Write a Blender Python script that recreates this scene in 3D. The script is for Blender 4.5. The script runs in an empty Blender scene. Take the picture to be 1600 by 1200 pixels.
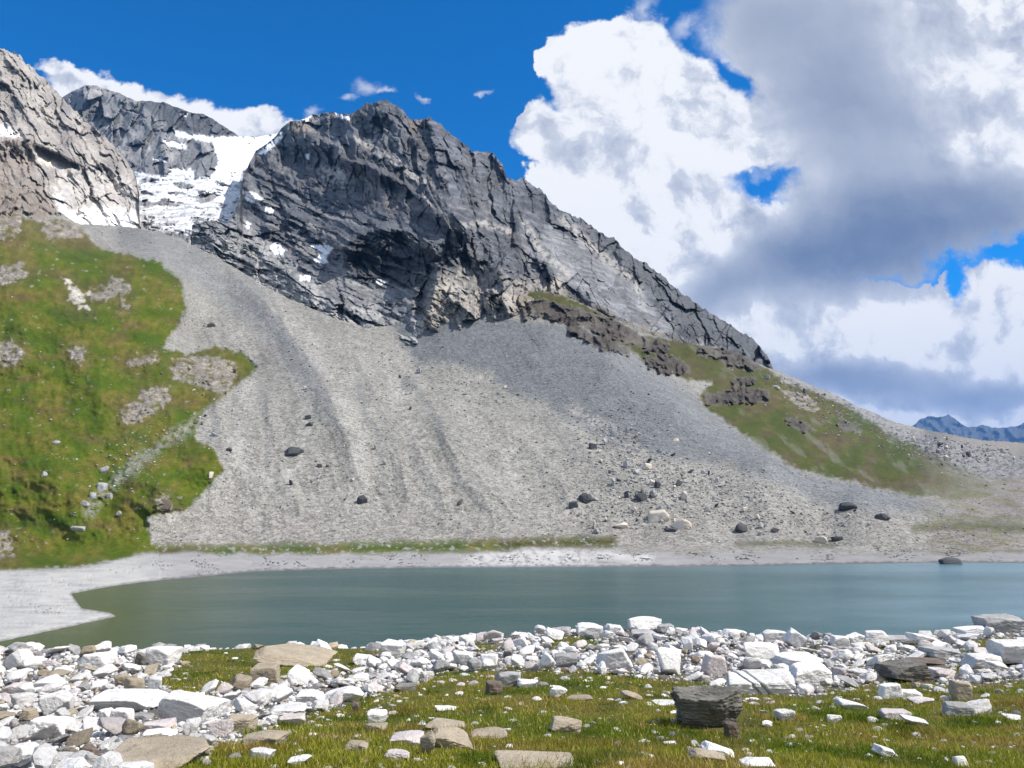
import bpy, bmesh, math, random
import numpy as np
from mathutils import Vector

# ------------------------------------------------------------------ camera, light, exposure
EYE_Z = 30.0                      # camera above the water level (z = 0)
PITCH = math.atan(160.0 / 1209.0)
FPX = 1209.0                      # focal length in photo pixels (1600 wide)
SUN_AZ = math.radians(101.0)       # to the right of the view direction (+Y)
SUN_EL = math.radians(51.0)
EXPOSURE = 0.20
SUN_STRENGTH = 5.0
SKY_STRENGTH = 0.11

sc = bpy.context.scene
C = sc.collection
cam_d = bpy.data.cameras.new('camera')
cam = bpy.data.objects.new('camera', cam_d)
C.objects.link(cam)
cam.location = (0, 0, EYE_Z)
cam.rotation_euler = (math.pi / 2 + PITCH, 0, 0)
cam_d.sensor_width = 36.0
cam_d.lens = 36.0 * FPX / 1600.0
cam_d.clip_start = 0.1
cam_d.clip_end = 80000
sc.camera = cam
sc.view_settings.view_transform = 'Standard'
sc.view_settings.look = 'None'
sc.view_settings.exposure = EXPOSURE
sc.view_settings.gamma = 1.0
sc.cycles.use_denoising = True
sc.cycles.max_bounces = 6
sc.cycles.diffuse_bounces = 3
sc.cycles.glossy_bounces = 3
sc.cycles.transmission_bounces = 2
sc.cycles.volume_bounces = 0
sc.cycles.volume_max_steps = 64
sc.cycles.sample_clamp_indirect = 4.0

sun_d = bpy.data.lights.new('sun', 'SUN')
sun_d.energy = SUN_STRENGTH
sun_d.angle = math.radians(0.53)
sun_d.color = (1.0, 0.93, 0.83)
sun = bpy.data.objects.new('sun', sun_d)
C.objects.link(sun)
SUN_DIR = Vector((math.cos(SUN_EL) * math.sin(SUN_AZ), math.cos(SUN_EL) * math.cos(SUN_AZ), math.sin(SUN_EL)))
sun.rotation_euler = SUN_DIR.to_track_quat('Z', 'Y').to_euler()
sun.location = (300, 100, 400)

# ---- a small expression layer over shader nodes
class E:
    nt = None
    def __init__(s, sock): s.s = sock
    @staticmethod
    def m(op, *a, clamp=False):
        n = E.nt.nodes.new('ShaderNodeMath'); n.operation = op; n.use_clamp = clamp
        for i, v in enumerate(a):
            if isinstance(v, E): E.nt.links.new(v.s, n.inputs[i])
            else: n.inputs[i].default_value = v
        return E(n.outputs[0])
    def __add__(s, o): return E.m('ADD', s, o)
    __radd__ = __add__
    def __sub__(s, o): return E.m('SUBTRACT', s, o)
    def __rsub__(s, o): return E.m('SUBTRACT', o, s)
    def __mul__(s, o): return E.m('MULTIPLY', s, o)
    __rmul__ = __mul__
    def __truediv__(s, o): return E.m('DIVIDE', s, o)
    def mx(s, o): return E.m('MAXIMUM', s, o)
    def mn(s, o): return E.m('MINIMUM', s, o)
def sstep(x, a, b):
    n = E.nt.nodes.new('ShaderNodeMapRange'); n.interpolation_type = 'SMOOTHSTEP'
    E.nt.links.new(x.s, n.inputs[0]); n.inputs[1].default_value = a; n.inputs[2].default_value = b
    return E(n.outputs[0])
def comb(x, y, z=0.0):
    n = E.nt.nodes.new('ShaderNodeCombineXYZ')
    for i, v in enumerate((x, y, z)):
        if isinstance(v, E): E.nt.links.new(v.s, n.inputs[i])
        else: n.inputs[i].default_value = v
    return n.outputs[0]
def nnoise(vec, scale, detail=5, rough=0.55, lac=2.0, dist=0.0, dim='3D', out=0):
    n = E.nt.nodes.new('ShaderNodeTexNoise'); n.noise_dimensions = dim
    E.nt.links.new(vec, n.inputs['Vector'])
    n.inputs['Scale'].default_value = scale; n.inputs['Detail'].default_value = detail
    n.inputs['Roughness'].default_value = rough; n.inputs['Lacunarity'].default_value = lac
    n.inputs['Distortion'].default_value = dist
    return E(n.outputs[out])
def mixc(f, a, b, mode='MIX'):
    n = E.nt.nodes.new('ShaderNodeMix'); n.data_type = 'RGBA'; n.blend_type = mode
    for i, v in ((0, f), (6, a), (7, b)):
        if isinstance(v, E): E.nt.links.new(v.s, n.inputs[i])
        elif isinstance(v, (tuple, list)): n.inputs[i].default_value = (*v, 1.0)[:4]
        else: n.inputs[i].default_value = v
    return E(n.outputs[2])

def tan_dir(px, py):
    """direction of a sight line as slopes x/y and z/y"""
    cx = (px - 800.0) / FPX; cy = (600.0 - py) / FPX
    den = math.cos(PITCH) - cy * math.sin(PITCH)
    return cx / den, (math.sin(PITCH) + cy * math.cos(PITCH)) / den

# ------------------------------------------------------------------ world: clear sky with cumulus
world = bpy.data.worlds.new('World'); sc.world = world
world.use_nodes = True
nt = world.node_tree; nt.nodes.clear(); E.nt = nt
out = nt.nodes.new('ShaderNodeOutputWorld')
bg = nt.nodes.new('ShaderNodeBackground'); bg.inputs[1].default_value = SKY_STRENGTH
nt.links.new(bg.outputs[0], out.inputs[0])
sky = nt.nodes.new('ShaderNodeTexSky'); sky.sky_type = 'NISHITA'; sky.sun_disc = False
sky.sun_elevation = SUN_EL; sky.sun_rotation = SUN_AZ
sky.altitude = 2400; sky.air_density = 1.0; sky.dust_density = 0.2; sky.ozone_density = 2.0
tc = nt.nodes.new('ShaderNodeTexCoord')
sep = nt.nodes.new('ShaderNodeSeparateXYZ'); nt.links.new(tc.outputs['Generated'], sep.inputs[0])
dx, dy, dz = (E(sep.outputs[i]) for i in range(3))
ady = E.m('ABSOLUTE', dy).mx(0.12)
U = dx / ady; W = dz / ady
# wobble of the coordinates: billows at two sizes
vec0 = comb(U, W)
nA = nnoise(vec0, 5.0, 6, 0.60); nB = nnoise(comb(U + 7.3, W - 2.1), 5.0, 6, 0.60)
nC = nnoise(comb(U, W, 3.3), 22.0, 5, 0.62); nD = nnoise(comb(U, W, 8.8), 22.0, 5, 0.62)
def density(U, W, wob=1.0):
    u = U + (nA - 0.5) * (0.16 * wob) + (nC - 0.5) * (0.05 * wob)
    w = W + (nB - 0.5) * (0.16 * wob) + (nD - 0.5) * (0.05 * wob)
    return u, w
u, w = density(U, W)
def blob(u, w, px, py, rx, ry, rot=0.0, hard=1.0):
    x0, z0 = tan_dir(px, py)
    a = math.radians(rot); ca, sa = math.cos(a), math.sin(a)
    du = u - x0; dw = w - z0
    p = (du * ca + dw * sa) * (FPX / rx)
    q = (dw * ca - du * sa) * (FPX / ry)
    return 1.0 - E.m('SQRT', p * p + q * q)      # 1 in the centre, 0 on the rim
def union(lst):
    r = lst[0]
    for b in lst[1:]:
        n = E.m('SMOOTH_MAX', r, b, 0.18); r = n
    return r
#            px    py   rx   ry  rot
CUM = [(822, 175, 26, 20, 20), (845, 262, 34, 26, 0), (868, 95, 26, 30, 0), (938, 66, 44, 34, 0), (985, 130, 128, 112, 0), (925, 100, 66, 72, 0), (1075, 190, 150, 110, 0), (880, 215, 95, 62, -20), (960, 300, 150, 120, 0),
       (1070, 370, 170, 130, 0), (1180, 372, 140, 72, 10), (1190, 205, 105, 62, 0), (1120, 470, 160, 80, -15)]
GREY = [(1330, 60, 235, 220, 0), (1500, 120, 260, 260, 0), (1380, 250, 210, 170, 0), (1560, 260, 200, 130, 0), (1290, 400, 170, 66, 8),
        (1440, 340, 180, 78, 6), (1220, 60, 90, 90, 0), (1700, 60, 300, 300, 0), (1620, 310, 150, 70, 8)]
LOW = [(1210, 500, 120, 60, 0), (1320, 490, 170, 62, 10), (1430, 510, 150, 80, 0), (1560, 480, 120, 84, 0), (1640, 500, 140, 100, 0),
       (1350, 570, 220, 60, 0), (1540, 590, 240, 60, 0), (1250, 580, 90, 50, 0), (1430, 655, 260, 50, 0), (1620, 665, 200, 50, 0), (1200, 560, 160, 70, 0), (1700, 560, 200, 140, 0), (1440, 440, 50, 22, 0)]
LEFT = [(95, 112, 52, 28, -20), (175, 142, 100, 36, -22), (270, 162, 90, 34, -14), (345, 175, 78, 44, -20), (415, 192, 60, 34, -25), (250, 205, 220, 60, -6), (440, 215, 70, 34, 0), (130, 150, 90, 50, -20), (330, 190, 120, 40, -12)]
WISP = [(578, 146, 15, 20, 70), (555, 164, 16, 8, 0), (664, 155, 9, 6, 0), (747, 137, 8, 5, 0), (500, 172, 20, 10, 0), (1010, 22, 30, 14, 40), (1090, 42, 46, 16, 35), (600, 152, 16, 8, 0)]
# clouds elsewhere round the horizon so that the lake and the rocks see a believable sky
dens_c = union([blob(u, w, *b) for b in CUM])
dens_g = union([blob(u, w, *b) for b in GREY])
dens_l = union([blob(u, w, *b) for b in LOW])
dens_f = union([blob(u, w, *b) for b in LEFT])
uw, ww = density(U, W, 0.8)
dens_w = union([blob(uw, ww, *b) for b in WISP])
SH = 0.020
hole1 = blob(u, w, 1195, 290, 62, 26, 5); hole2 = blob(u, w, 1143, 118, 26, 34, 30)
notch = hole1.mx(hole2)
gap = blob(u, w, 1530, 405, 100, 24, -12)
cover = E.m('MAXIMUM', sstep(dens_c, -0.05, 0.17), E.m('MAXIMUM', sstep(dens_g, -0.08, 0.24), E.m('MAXIMUM', sstep(dens_l, -0.05, 0.16), sstep(dens_f, -0.06, 0.30))))
cover = cover * (1.0 - sstep(notch, -0.25, 0.6)) 
gapm = sstep(blob(u, w, 1482, 428, 24, 30, 30).mx(blob(u, w, 1566, 388, 66, 13, 8)), -0.05, 0.6)
cover = cover * (1.0 - gapm)
cover = cover.mx(sstep(dens_w, -0.5, 1.3) * 0.6)
# unseen broken cumulus added behind the viewer to whiten and brighten the fill light
behind = sstep(nnoise(tc.outputs['Generated'], 2.4, 5, 0.55), 0.44, 0.54) * sstep(dy, 0.05, -0.15) * sstep(dz, 0.02, 0.12)
cover = cover.mx(behind)
# light inside the clouds: billows lit from the upper right, grey undersides and thick grey veil
lit = nnoise(comb(U + nA * 0.10, W + nB * 0.10, 1.0), 7.0, 8, 0.60)
lit2 = nnoise(comb(U + 0.022 + nA * 0.10, W + 0.024 + nB * 0.10, 1.0), 7.0, 8, 0.60)
relief = (lit - lit2)
big = nnoise(comb(U * 0.8, W * 1.6, 5.0), 3.2, 4, 0.5)
su, sw = density(U, W, 0.45)
SHD = [(1320, 395, 330, 110, 12, 0.85), (1450, 330, 300, 120, 8, 0.7), (1270, 60, 200, 230, 0, 0.62), (1340, 210, 200, 170, 0, 0.6), (1160, 20, 90, 120, 0, 0.3),
       (1100, 470, 110, 60, 30, 0.50), (1590, 330, 190, 90, 0, 0.50), (870, 230, 80, 70, 0, 0.24), (1360, 592, 270, 50, 0, 0.66),
       (1560, 620, 190, 40, 0, 0.66), (1230, 520, 80, 30, 0, 0.25), (1290, 600, 130, 40, 0, 0.40), (1500, 540, 90, 24, 10, 0.25), (1440, 20, 160, 120, 0, 0.28),
       (1540, 130, 170, 190, 0, 0.30), (400, 190, 60, 20, 0, 0.12), (90, 125, 50, 14, 0, 0.25)]
shade = None
for (px, py, rx, ry, rot, k) in SHD:
    t = sstep(blob(su, sw, px, py, rx, ry, rot), -0.15, 0.85) * k
    shade = t if shade is None else (shade + t * (1.0 - shade))
shade = shade + (big - 0.5) * 0.22
thick = sstep(shade, 0.15, 0.6)
shade = E.m('ADD', shade, relief * (3.1 - thick * 2.75) * -1.0, clamp=True)
col_cloud = mixc(shade, (0.76, 0.79, 0.86), (0.115, 0.175, 0.31))
hl = sstep(shade, 0.30, 0.02)
col_cloud = mixc(hl * 0.6, col_cloud, (0.92, 0.92, 0.92))
gain = 1.0 / SKY_STRENGTH
scl = nt.nodes.new('ShaderNodeVectorMath'); scl.operation = 'SCALE'; nt.links.new(col_cloud.s, scl.inputs[0]); scl.inputs[3].default_value = gain
skyt = mixc(1.0, E(sky.outputs[0]), (0.0, 0.83, 1.50), 'MULTIPLY')
final = mixc(cover, skyt, E(scl.outputs[0]))
nt.links.new(final.s, bg.inputs[0])
world.cycles.sampling_method = 'MANUAL'; world.cycles.sample_map_resolution = 512

# ------------------------------------------------------------------ numeric helpers
_rs = np.random.RandomState(7)
_PERM = _rs.permutation(256).astype(np.int32)
_PERM = np.concatenate([_PERM, _PERM])
_ANG = _rs.rand(256) * 2 * np.pi
_GX = np.cos(_ANG).astype(np.float32); _GY = np.sin(_ANG).astype(np.float32)
_G3 = _rs.randn(256, 3); _G3 /= np.linalg.norm(_G3, axis=1)[:, None]; _G3 = _G3.astype(np.float32)
def gn(x, y, seed=0):
    """gradient noise, about -0.7..0.7"""
    xi = np.floor(x).astype(np.int64); yi = np.floor(y).astype(np.int64)
    fx = (x - xi).astype(np.float32); fy = (y - yi).astype(np.float32)
    sx = fx * fx * fx * (fx * (fx * 6 - 15) + 10); sy = fy * fy * fy * (fy * (fy * 6 - 15) + 10)
    def c(ix, iy, dx, dy):
        h = _PERM[(_PERM[(ix + seed * 37) & 255] + iy + seed * 11) & 255]
        return _GX[h] * dx + _GY[h] * dy
    a = c(xi, yi, fx, fy); b = c(xi + 1, yi, fx - 1, fy)
    d = c(xi, yi + 1, fx, fy - 1); e = c(xi + 1, yi + 1, fx - 1, fy - 1)
    return (a + (b - a) * sx) * (1 - sy) + (d + (e - d) * sx) * sy
def fbm(x, y, o=5, seed=0, gain=0.5, lac=2.03):
    r = 0; a = 1.0; n = 0
    for k in range(o):
        r = r + a * gn(x, y, seed + k); n += a; a *= gain; x = x * lac + 3.1; y = y * lac - 1.7
    return r / n * 1.6
def ridged(x, y, o=5, seed=0, gain=0.55, lac=2.07):
    """0..1, sharp crests at 1"""
    r = 0; a = 1.0; n = 0; wgt = 1.0
    for k in range(o):
        v = 1.0 - np.abs(gn(x, y, seed + k)) * 2.2
        v = np.clip(v, 0, 1) ** 2
        r = r + a * v * wgt; n += a; wgt = np.clip(v * 1.6, 0, 1); a *= gain; x = x * lac + 1.3; y = y * lac + 4.7
    return r / n
def cells(x, y, seed=0):
    """F1 and F2 - F1 of jittered cells, plus a random value of the nearest cell"""
    xi = np.floor(x).astype(np.int64); yi = np.floor(y).astype(np.int64)
    f1 = np.full(x.shape, 9.0); f2 = np.full(x.shape, 9.0); rv = np.zeros(x.shape); gx_ = np.zeros(x.shape); gy_ = np.zeros(x.shape)
    for i in (-1, 0, 1):
        for j in (-1, 0, 1):
            h = _PERM[(_PERM[(xi + i + seed * 29) & 255] + yi + j) & 255]; h2 = _PERM[(h + 71) & 255]
            dx_ = xi + i + h / 255.0 - x; dy_ = yi + j + h2 / 255.0 - y
            d = dx_ * dx_ + dy_ * dy_; cl_ = d < f1
            f2 = np.where(cl_, f1, np.minimum(f2, d)); rv = np.where(cl_, _PERM[(h2 + 13) & 255] / 255.0, rv)
            gx_ = np.where(cl_, dx_, gx_); gy_ = np.where(cl_, dy_, gy_); f1 = np.where(cl_, d, f1)
    return np.sqrt(f1), np.sqrt(f2) - np.sqrt(f1), rv, gx_, gy_
def facets(x, y, seed=0):
    """tilted flat facets, about -1..1"""
    f1, e, rv, gx_, gy_ = cells(x, y, seed)
    a = rv * 6.283
    return (rv - 0.5) * 0.9 + (gx_ * np.cos(a) + gy_ * np.sin(a)) * 1.1 - 0.16 * np.clip(1 - e / 0.10, 0, 1)
def gn3(p, seed=0):
    pi = np.floor(p).astype(np.int64); f = (p - pi).astype(np.float32)
    s = f * f * f * (f * (f * 6 - 15) + 10)
    r = 0
    for i in (0, 1):
        for j in (0, 1):
            for k in (0, 1):
                h = _PERM[(_PERM[(_PERM[(pi[:, 0] + i + seed * 17) & 255] + pi[:, 1] + j) & 255] + pi[:, 2] + k) & 255]
                g = _G3[h]
                d = g[:, 0] * (f[:, 0] - i) + g[:, 1] * (f[:, 1] - j) + g[:, 2] * (f[:, 2] - k)
                wt = (s[:, 0] if i else 1 - s[:, 0]) * (s[:, 1] if j else 1 - s[:, 1]) * (s[:, 2] if k else 1 - s[:, 2])
                r = r + d * wt
    return r
def fbm3(p, o=4, seed=0, gain=0.5):
    r = 0; a = 1.0; n = 0
    for k in range(o):
        r = r + a * gn3(p, seed + k); n += a; a *= gain; p = p * 2.03 + 5.2
    return r / n * 1.6
def smooth(a, b, x):
    t = np.clip((x - a) / (b - a), 0, 1); return t * t * (3 - 2 * t)
def lerp(a, b, t): return a + (b - a) * t
def interp(px, pts):
    xs = [p[0] for p in pts]; ys = [p[1] for p in pts]
    return np.interp(px, xs, ys)
def pdist(px, py, line, closed=False):
    best = np.full(px.shape, 1e9); L = list(line) + ([line[0]] if closed else [])
    for (x0, y0), (x1, y1) in zip(L[:-1], L[1:]):
        vx, vy = x1 - x0, y1 - y0; l2 = vx * vx + vy * vy + 1e-9
        t = np.clip(((px - x0) * vx + (py - y0) * vy) / l2, 0, 1)
        best = np.minimum(best, (px - x0 - t * vx) ** 2 + (py - y0 - t * vy) ** 2)
    return np.sqrt(best)
def psd(px, py, poly):
    """signed distance, positive inside"""
    ins = np.zeros(px.shape, bool); L = list(poly) + [poly[0]]
    for (x0, y0), (x1, y1) in zip(L[:-1], L[1:]):
        if y0 == y1: continue
        c = ((y0 > py) != (y1 > py)) & (px < (x1 - x0) * (py - y0) / (y1 - y0) + x0)
        ins ^= c
    d = pdist(px, py, poly, True)
    return np.where(ins, d, -d)
def inside(px, py, poly, soft=4.0, wob=0.0):
    return smooth(-soft, soft, psd(px, py, poly) + wob)
def tdir(px, py):
    cx = (px - 800.0) / FPX; cy = (600.0 - py) / FPX
    den = math.cos(PITCH) - cy * math.sin(PITCH)
    return cx / den, (math.sin(PITCH) + cy * math.cos(PITCH)) / den
def rbf_fit(pts):
    P = np.array([(p[0] / 400.0, p[1] / 400.0) for p in pts]); v = np.log(np.array([p[2] for p in pts], float))
    n = len(P); K = np.linalg.norm(P[:, None] - P[None], axis=2)
    A = np.zeros((n + 3, n + 3)); A[:n, :n] = K + np.eye(n) * 0.004; A[:n, n] = 1; A[:n, n + 1:] = P; A[n, :n] = 1; A[n + 1:, :n] = P.T
    s = np.linalg.solve(A, np.concatenate([v, np.zeros(3)]))
    def f(px, py):
        X = px.ravel() / 400.0; Y = py.ravel() / 400.0
        r = s[n] + s[n + 1] * X + s[n + 2] * Y
        for k in range(n):
            r = r + s[k] * np.sqrt((X - P[k, 0]) ** 2 + (Y - P[k, 1]) ** 2 + 0.0004)
        return np.exp(r).reshape(px.shape)
    return f

def mesh_np(name, verts, faces, mat=None, smooth_shade=True, attrs=None, parent=None):
    me = bpy.data.meshes.new(name)
    verts = np.ascontiguousarray(verts, np.float32); faces = np.ascontiguousarray(faces, np.int32)
    nf, k = faces.shape
    me.vertices.add(len(verts)); me.vertices.foreach_set('co', verts.ravel())
    me.loops.add(nf * k); me.loops.foreach_set('vertex_index', faces.ravel())
    me.polygons.add(nf); me.polygons.foreach_set('loop_start', np.arange(nf, dtype=np.int32) * k)
    me.update(calc_edges=True)
    me.polygons.foreach_set('use_smooth', np.full(nf, smooth_shade, bool))
    for an, arr in (attrs or {}).items():
        if arr.ndim == 1:
            a = me.attributes.new(an, 'FLOAT', 'POINT'); a.data.foreach_set('value', arr.astype(np.float32).ravel())
        else:
            a = me.attributes.new(an, 'FLOAT_COLOR', 'POINT')
            c4 = np.ones((len(arr), 4), np.float32); c4[:, :arr.shape[1]] = arr
            a.data.foreach_set('color', c4.ravel())
    if mat: me.materials.append(mat)
    me.validate(); me.update()
    o = bpy.data.objects.new(name, me); C.objects.link(o)
    if parent: o.parent = parent
    return o
def grid_faces(nr, nc):
    i = np.arange(nr * nc).reshape(nr, nc)
    return np.stack([i[:-1, :-1], i[:-1, 1:], i[1:, 1:], i[1:, :-1]], axis=-1).reshape(-1, 4)

def terrain(name, cols, top, bot, nrow, surf, mat, back=((0.02, 0.03), (0.10, 0.12), (0.3, 0.35)), power=1.0):
    """surf(PX, PY) -> depth Y, albedo (n,3), grass 0..1. The rows run up the slope; behind the crest the land falls away again."""
    t = np.linspace(0, 1, nrow) ** power
    PX = np.repeat(cols[None, :], nrow, 0).astype(float)
    PY = bot[None, :] + (top - bot)[None, :] * t[:, None]
    Y, col, g = surf(PX, PY)
    X, Z = tdir(PX, PY)
    V = np.stack([X * Y, Y, EYE_Z + Z * Y], -1)
    rows = [V]; cols_ = [col]; gs = [g]
    rl = V[-1]; hd = np.stack([rl[:, 0], rl[:, 1]], -1); hd /= np.linalg.norm(hd, axis=1)[:, None]
    for (f, dz) in back:
        r = rl.copy(); r[:, :2] += hd * (f * rl[:, 1:2]); r[:, 2] -= dz * rl[:, 1]
        rows.append(r[None]); cols_.append(col[-1:]); gs.append(g[-1:])
    V = np.concatenate(rows, 0); col = np.concatenate(cols_, 0); g = np.concatenate(gs, 0)
    nr, nc = V.shape[:2]
    f = grid_faces(nr, nc)
    o = mesh_np(name, V.reshape(-1, 3), f, mat, True, {'albedo': np.clip(col.reshape(-1, 3), 0.005, 0.95), 'grass': g.ravel()})
    o['kind'] = 'structure'
    return o

# ------------------------------------------------------------------ materials
def new_mat(name):
    m = bpy.data.materials.new(name); m.use_nodes = True
    n = m.node_tree; n.nodes.clear(); E.nt = n
    o = n.nodes.new('ShaderNodeOutputMaterial'); p = n.nodes.new('ShaderNodeBsdfPrincipled')
    n.links.new(p.outputs[0], o.inputs[0])
    return m, n, p, o
def attr(name, out='Color'):
    a = E.nt.nodes.new('ShaderNodeAttribute'); a.attribute_name = name; return E(a.outputs[out])
def pos():
    return E.nt.nodes.new('ShaderNodeNewGeometry').outputs['Position']
def objco():
    return E.nt.nodes.new('ShaderNodeTexCoord').outputs['Object']
def bump(p, h, dist, strength=1.0):
    b = E.nt.nodes.new('ShaderNodeBump'); b.inputs['Strength'].default_value = strength; b.inputs['Distance'].default_value = dist
    E.nt.links.new(h.s, b.inputs['Height']); E.nt.links.new(b.outputs[0], p.inputs['Normal']); return b
def voro(vec, scale, out='Distance', feat='F1', rnd=1.0):
    v = E.nt.nodes.new('ShaderNodeTexVoronoi'); v.feature = feat
    E.nt.links.new(vec, v.inputs['Vector']); v.inputs['Scale'].default_value = scale
    v.inputs['Randomness'].default_value = rnd
    return E(v.outputs[out])

def terrain_mat(name, s_big, s_stone, bump_d, stone_var=0.35, var=0.3):
    """s_big / s_stone: size in metres of the coarse mottling and of the single stones"""
    m, n, p, o = new_mat(name)
    P = pos(); base = attr('albedo'); g = attr('grass', 'Fac')
    n1 = nnoise(P, 1.0 / s_big, 6, 0.6); n2 = nnoise(P, 1.0 / s_stone, 4, 0.65)
    v = E(E.nt.nodes.new('ShaderNodeSeparateColor').outputs[0])
    vc = voro(P, 1.0 / s_stone, 'Color'); E.nt.links.new(vc.s, v.s.node.inputs[0])
    v2 = E(E.nt.nodes.new('ShaderNodeSeparateColor').outputs[0]); vc2 = voro(P, 0.37 / s_stone, 'Color'); E.nt.links.new(vc2.s, v2.s.node.inputs[0])
    v = v * 0.6 + v2 * 0.4
    flat = sstep(g, 1.05, 1.5); g = g.mn(1.0)      # above 1: polished slab and silt
    k = 1.0 + (n1 - 0.5) * (2 * var) * (1.0 - flat * 0.6) + ((v - 0.5) * (stone_var * 2) * (1.0 - g * 0.6) + (n2 - 0.5) * 0.5) * (1.0 - flat * 0.8)
    s = E.nt.nodes.new('ShaderNodeVectorMath'); s.operation = 'SCALE'; E.nt.links.new(base.s, s.inputs[0]); E.nt.links.new(k.s, s.inputs[3])
    E.nt.links.new(s.outputs[0], p.inputs['Base Color'])
    p.inputs['Roughness'].default_value = 0.9; p.inputs['Specular IOR Level'].default_value = 0.15
    h = (1.0 - voro(P, 1.0 / s_stone)) * 0.6 + n2 * 0.7 + n1 * 1.2
    h = h * (1.0 - g * 0.75) * (1.0 - flat * 0.7)
    bump(p, h, bump_d)
    return m
M_SLOPE = terrain_mat('slope_ground', 22.0, 0.7, 0.20, 0.60)
M_CLIFF = terrain_mat('cliff_rock', 60.0, 6.0, 2.6, 0.22, 0.35)
M_FAR = terrain_mat('far_rock', 300.0, 60.0, 30.0, 0.1, 0.2)

# ------------------------------------------------------------------ the lower slopes: meadow, moraine, scree, shore
A_TOP = [(-700, 200), (-200, 250), (0, 280), (30, 296), (60, 305), (80, 322), (98, 334), (125, 351), (180, 353), (230, 358), (280, 372), (340, 402), (400, 440), (450, 466), (520, 496), (570, 512), (620, 508),
         (665, 500), (715, 487), (780, 494), (812, 470), (830, 455), (870, 458), (900, 470), (940, 488), (1000, 518), (1060, 536), (1110, 540), (1150, 550), (1195, 572), (1240, 590), (1300, 614), (1350, 639),
         (1400, 660), (1440, 670), (1520, 686), (1600, 692), (1700, 690), (1900, 640), (2300, 560)]
A_PTS = [(-600, 900, 300), (-600, 600, 420), (-600, 250, 760), (-200, 880, 312), (-200, 600, 440), (-200, 300, 740),
         (0, 850, 345), (100, 850, 350), (50, 740, 385), (50, 600, 470), (50, 450, 600), (20, 300, 800), (110, 345, 880), (150, 500, 560), (180, 620, 470), (180, 740, 395), (250, 640, 478), (240, 780, 375),
         (220, 420, 720), (270, 450, 690), (250, 560, 540), (330, 560, 590), (390, 580, 600), (330, 720, 425), (280, 800, 380),
         (180, 360, 1040), (300, 385, 960), (330, 470, 760), (420, 480, 730), (300, 520, 680), (450, 600, 560), (520, 640, 500), (400, 700, 452), (600, 760, 428), (400, 800, 396),
         (560, 500, 735), (620, 520, 720), (640, 600, 590), (760, 600, 600), (700, 680, 480), (700, 850, 372), (400, 852, 368), (1000, 852, 374), (1300, 850, 377), (600, 832, 386), (900, 832, 388), (1150, 832, 392),(1300,832,396),(1450,848,385),(250,845,362),
         (720, 490, 740), (780, 505, 720), (860, 520, 705), (900, 620, 575), (900, 700, 480), (900, 770, 425), (1050, 790, 412),
         (960, 560, 665), (1060, 640, 580), (1200, 720, 500), (1350, 775, 446), (1100, 720, 490), (1200, 790, 418),
         (830, 458, 830), (900, 480, 840), (900, 505, 790), (1000, 525, 880), (1000, 550, 800), (1100, 545, 960), (1100, 610, 780), (1190, 575, 1060), (1200, 650, 760), (1300, 620, 1250), (1300, 700, 690), (1400, 665, 1500),
         (1400, 720, 720), (1440, 672, 1700), (1450, 760, 520), (1480, 700, 1000), (1480, 800, 440), (1600, 694, 1700), (1600, 720, 1000), (1600, 790, 500), (1600, 850, 378), (1600, 832, 402),
         (1900, 650, 900), (1900, 760, 480), (1900, 850, 360), (2200, 600, 700), (2200, 850, 350)]
fA = rbf_fit(A_PTS)
WATER = [(-900, 1050), (-200, 1020), (0, 1003), (60, 990), (120, 977), (182, 963), (172, 957), (128, 950), (120, 940), (112, 928), (170, 917), (230, 909), (320, 901), (400, 893), (550, 889), (700, 887), (860, 886), (1000, 886), (1150, 885),
         (1300, 882), (1480, 879), (1600, 880), (2300, 880), (2300, 1400), (-900, 1400)]
GRASS_L = [(-800, 200), (-100, 280), (20, 330), (60, 345), (95, 345), (125, 356), (150, 382), (200, 396), (250, 412), (283, 440), (291, 480), (270, 518), (252, 545), (290, 556), (335, 540), (382, 548), (402, 575), (365, 606), (322, 640), (300, 684), (333, 704),
           (351, 734), (320, 770), (296, 792), (232, 812), (236, 850), (250, 866), (120, 884), (0, 893), (-800, 930)]
GRASS_R = [(820, 456), (870, 459), (950, 492), (1000, 522), (1080, 532), (1140, 545), (1200, 574), (1225, 596), (1290, 622), (1350, 652), (1400, 680), (1450, 706), (1520, 736), (1560, 770), (1500, 782), (1400, 768), (1330, 752), (1250, 735), (1190, 700), (1140, 665), (1110, 640), (1090, 618),
           (1110, 600), (1060, 588), (1000, 560), (950, 530), (905, 505), (860, 500), (820, 480)]
def mixcol(c, k, t):
    return c + (np.array(k, float) - c) * t[..., None]
def ridge(px, py, line, w, p=1.0):
    return np.clip(1 - pdist(px, py, line) / w, 0, 1) ** p
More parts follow.
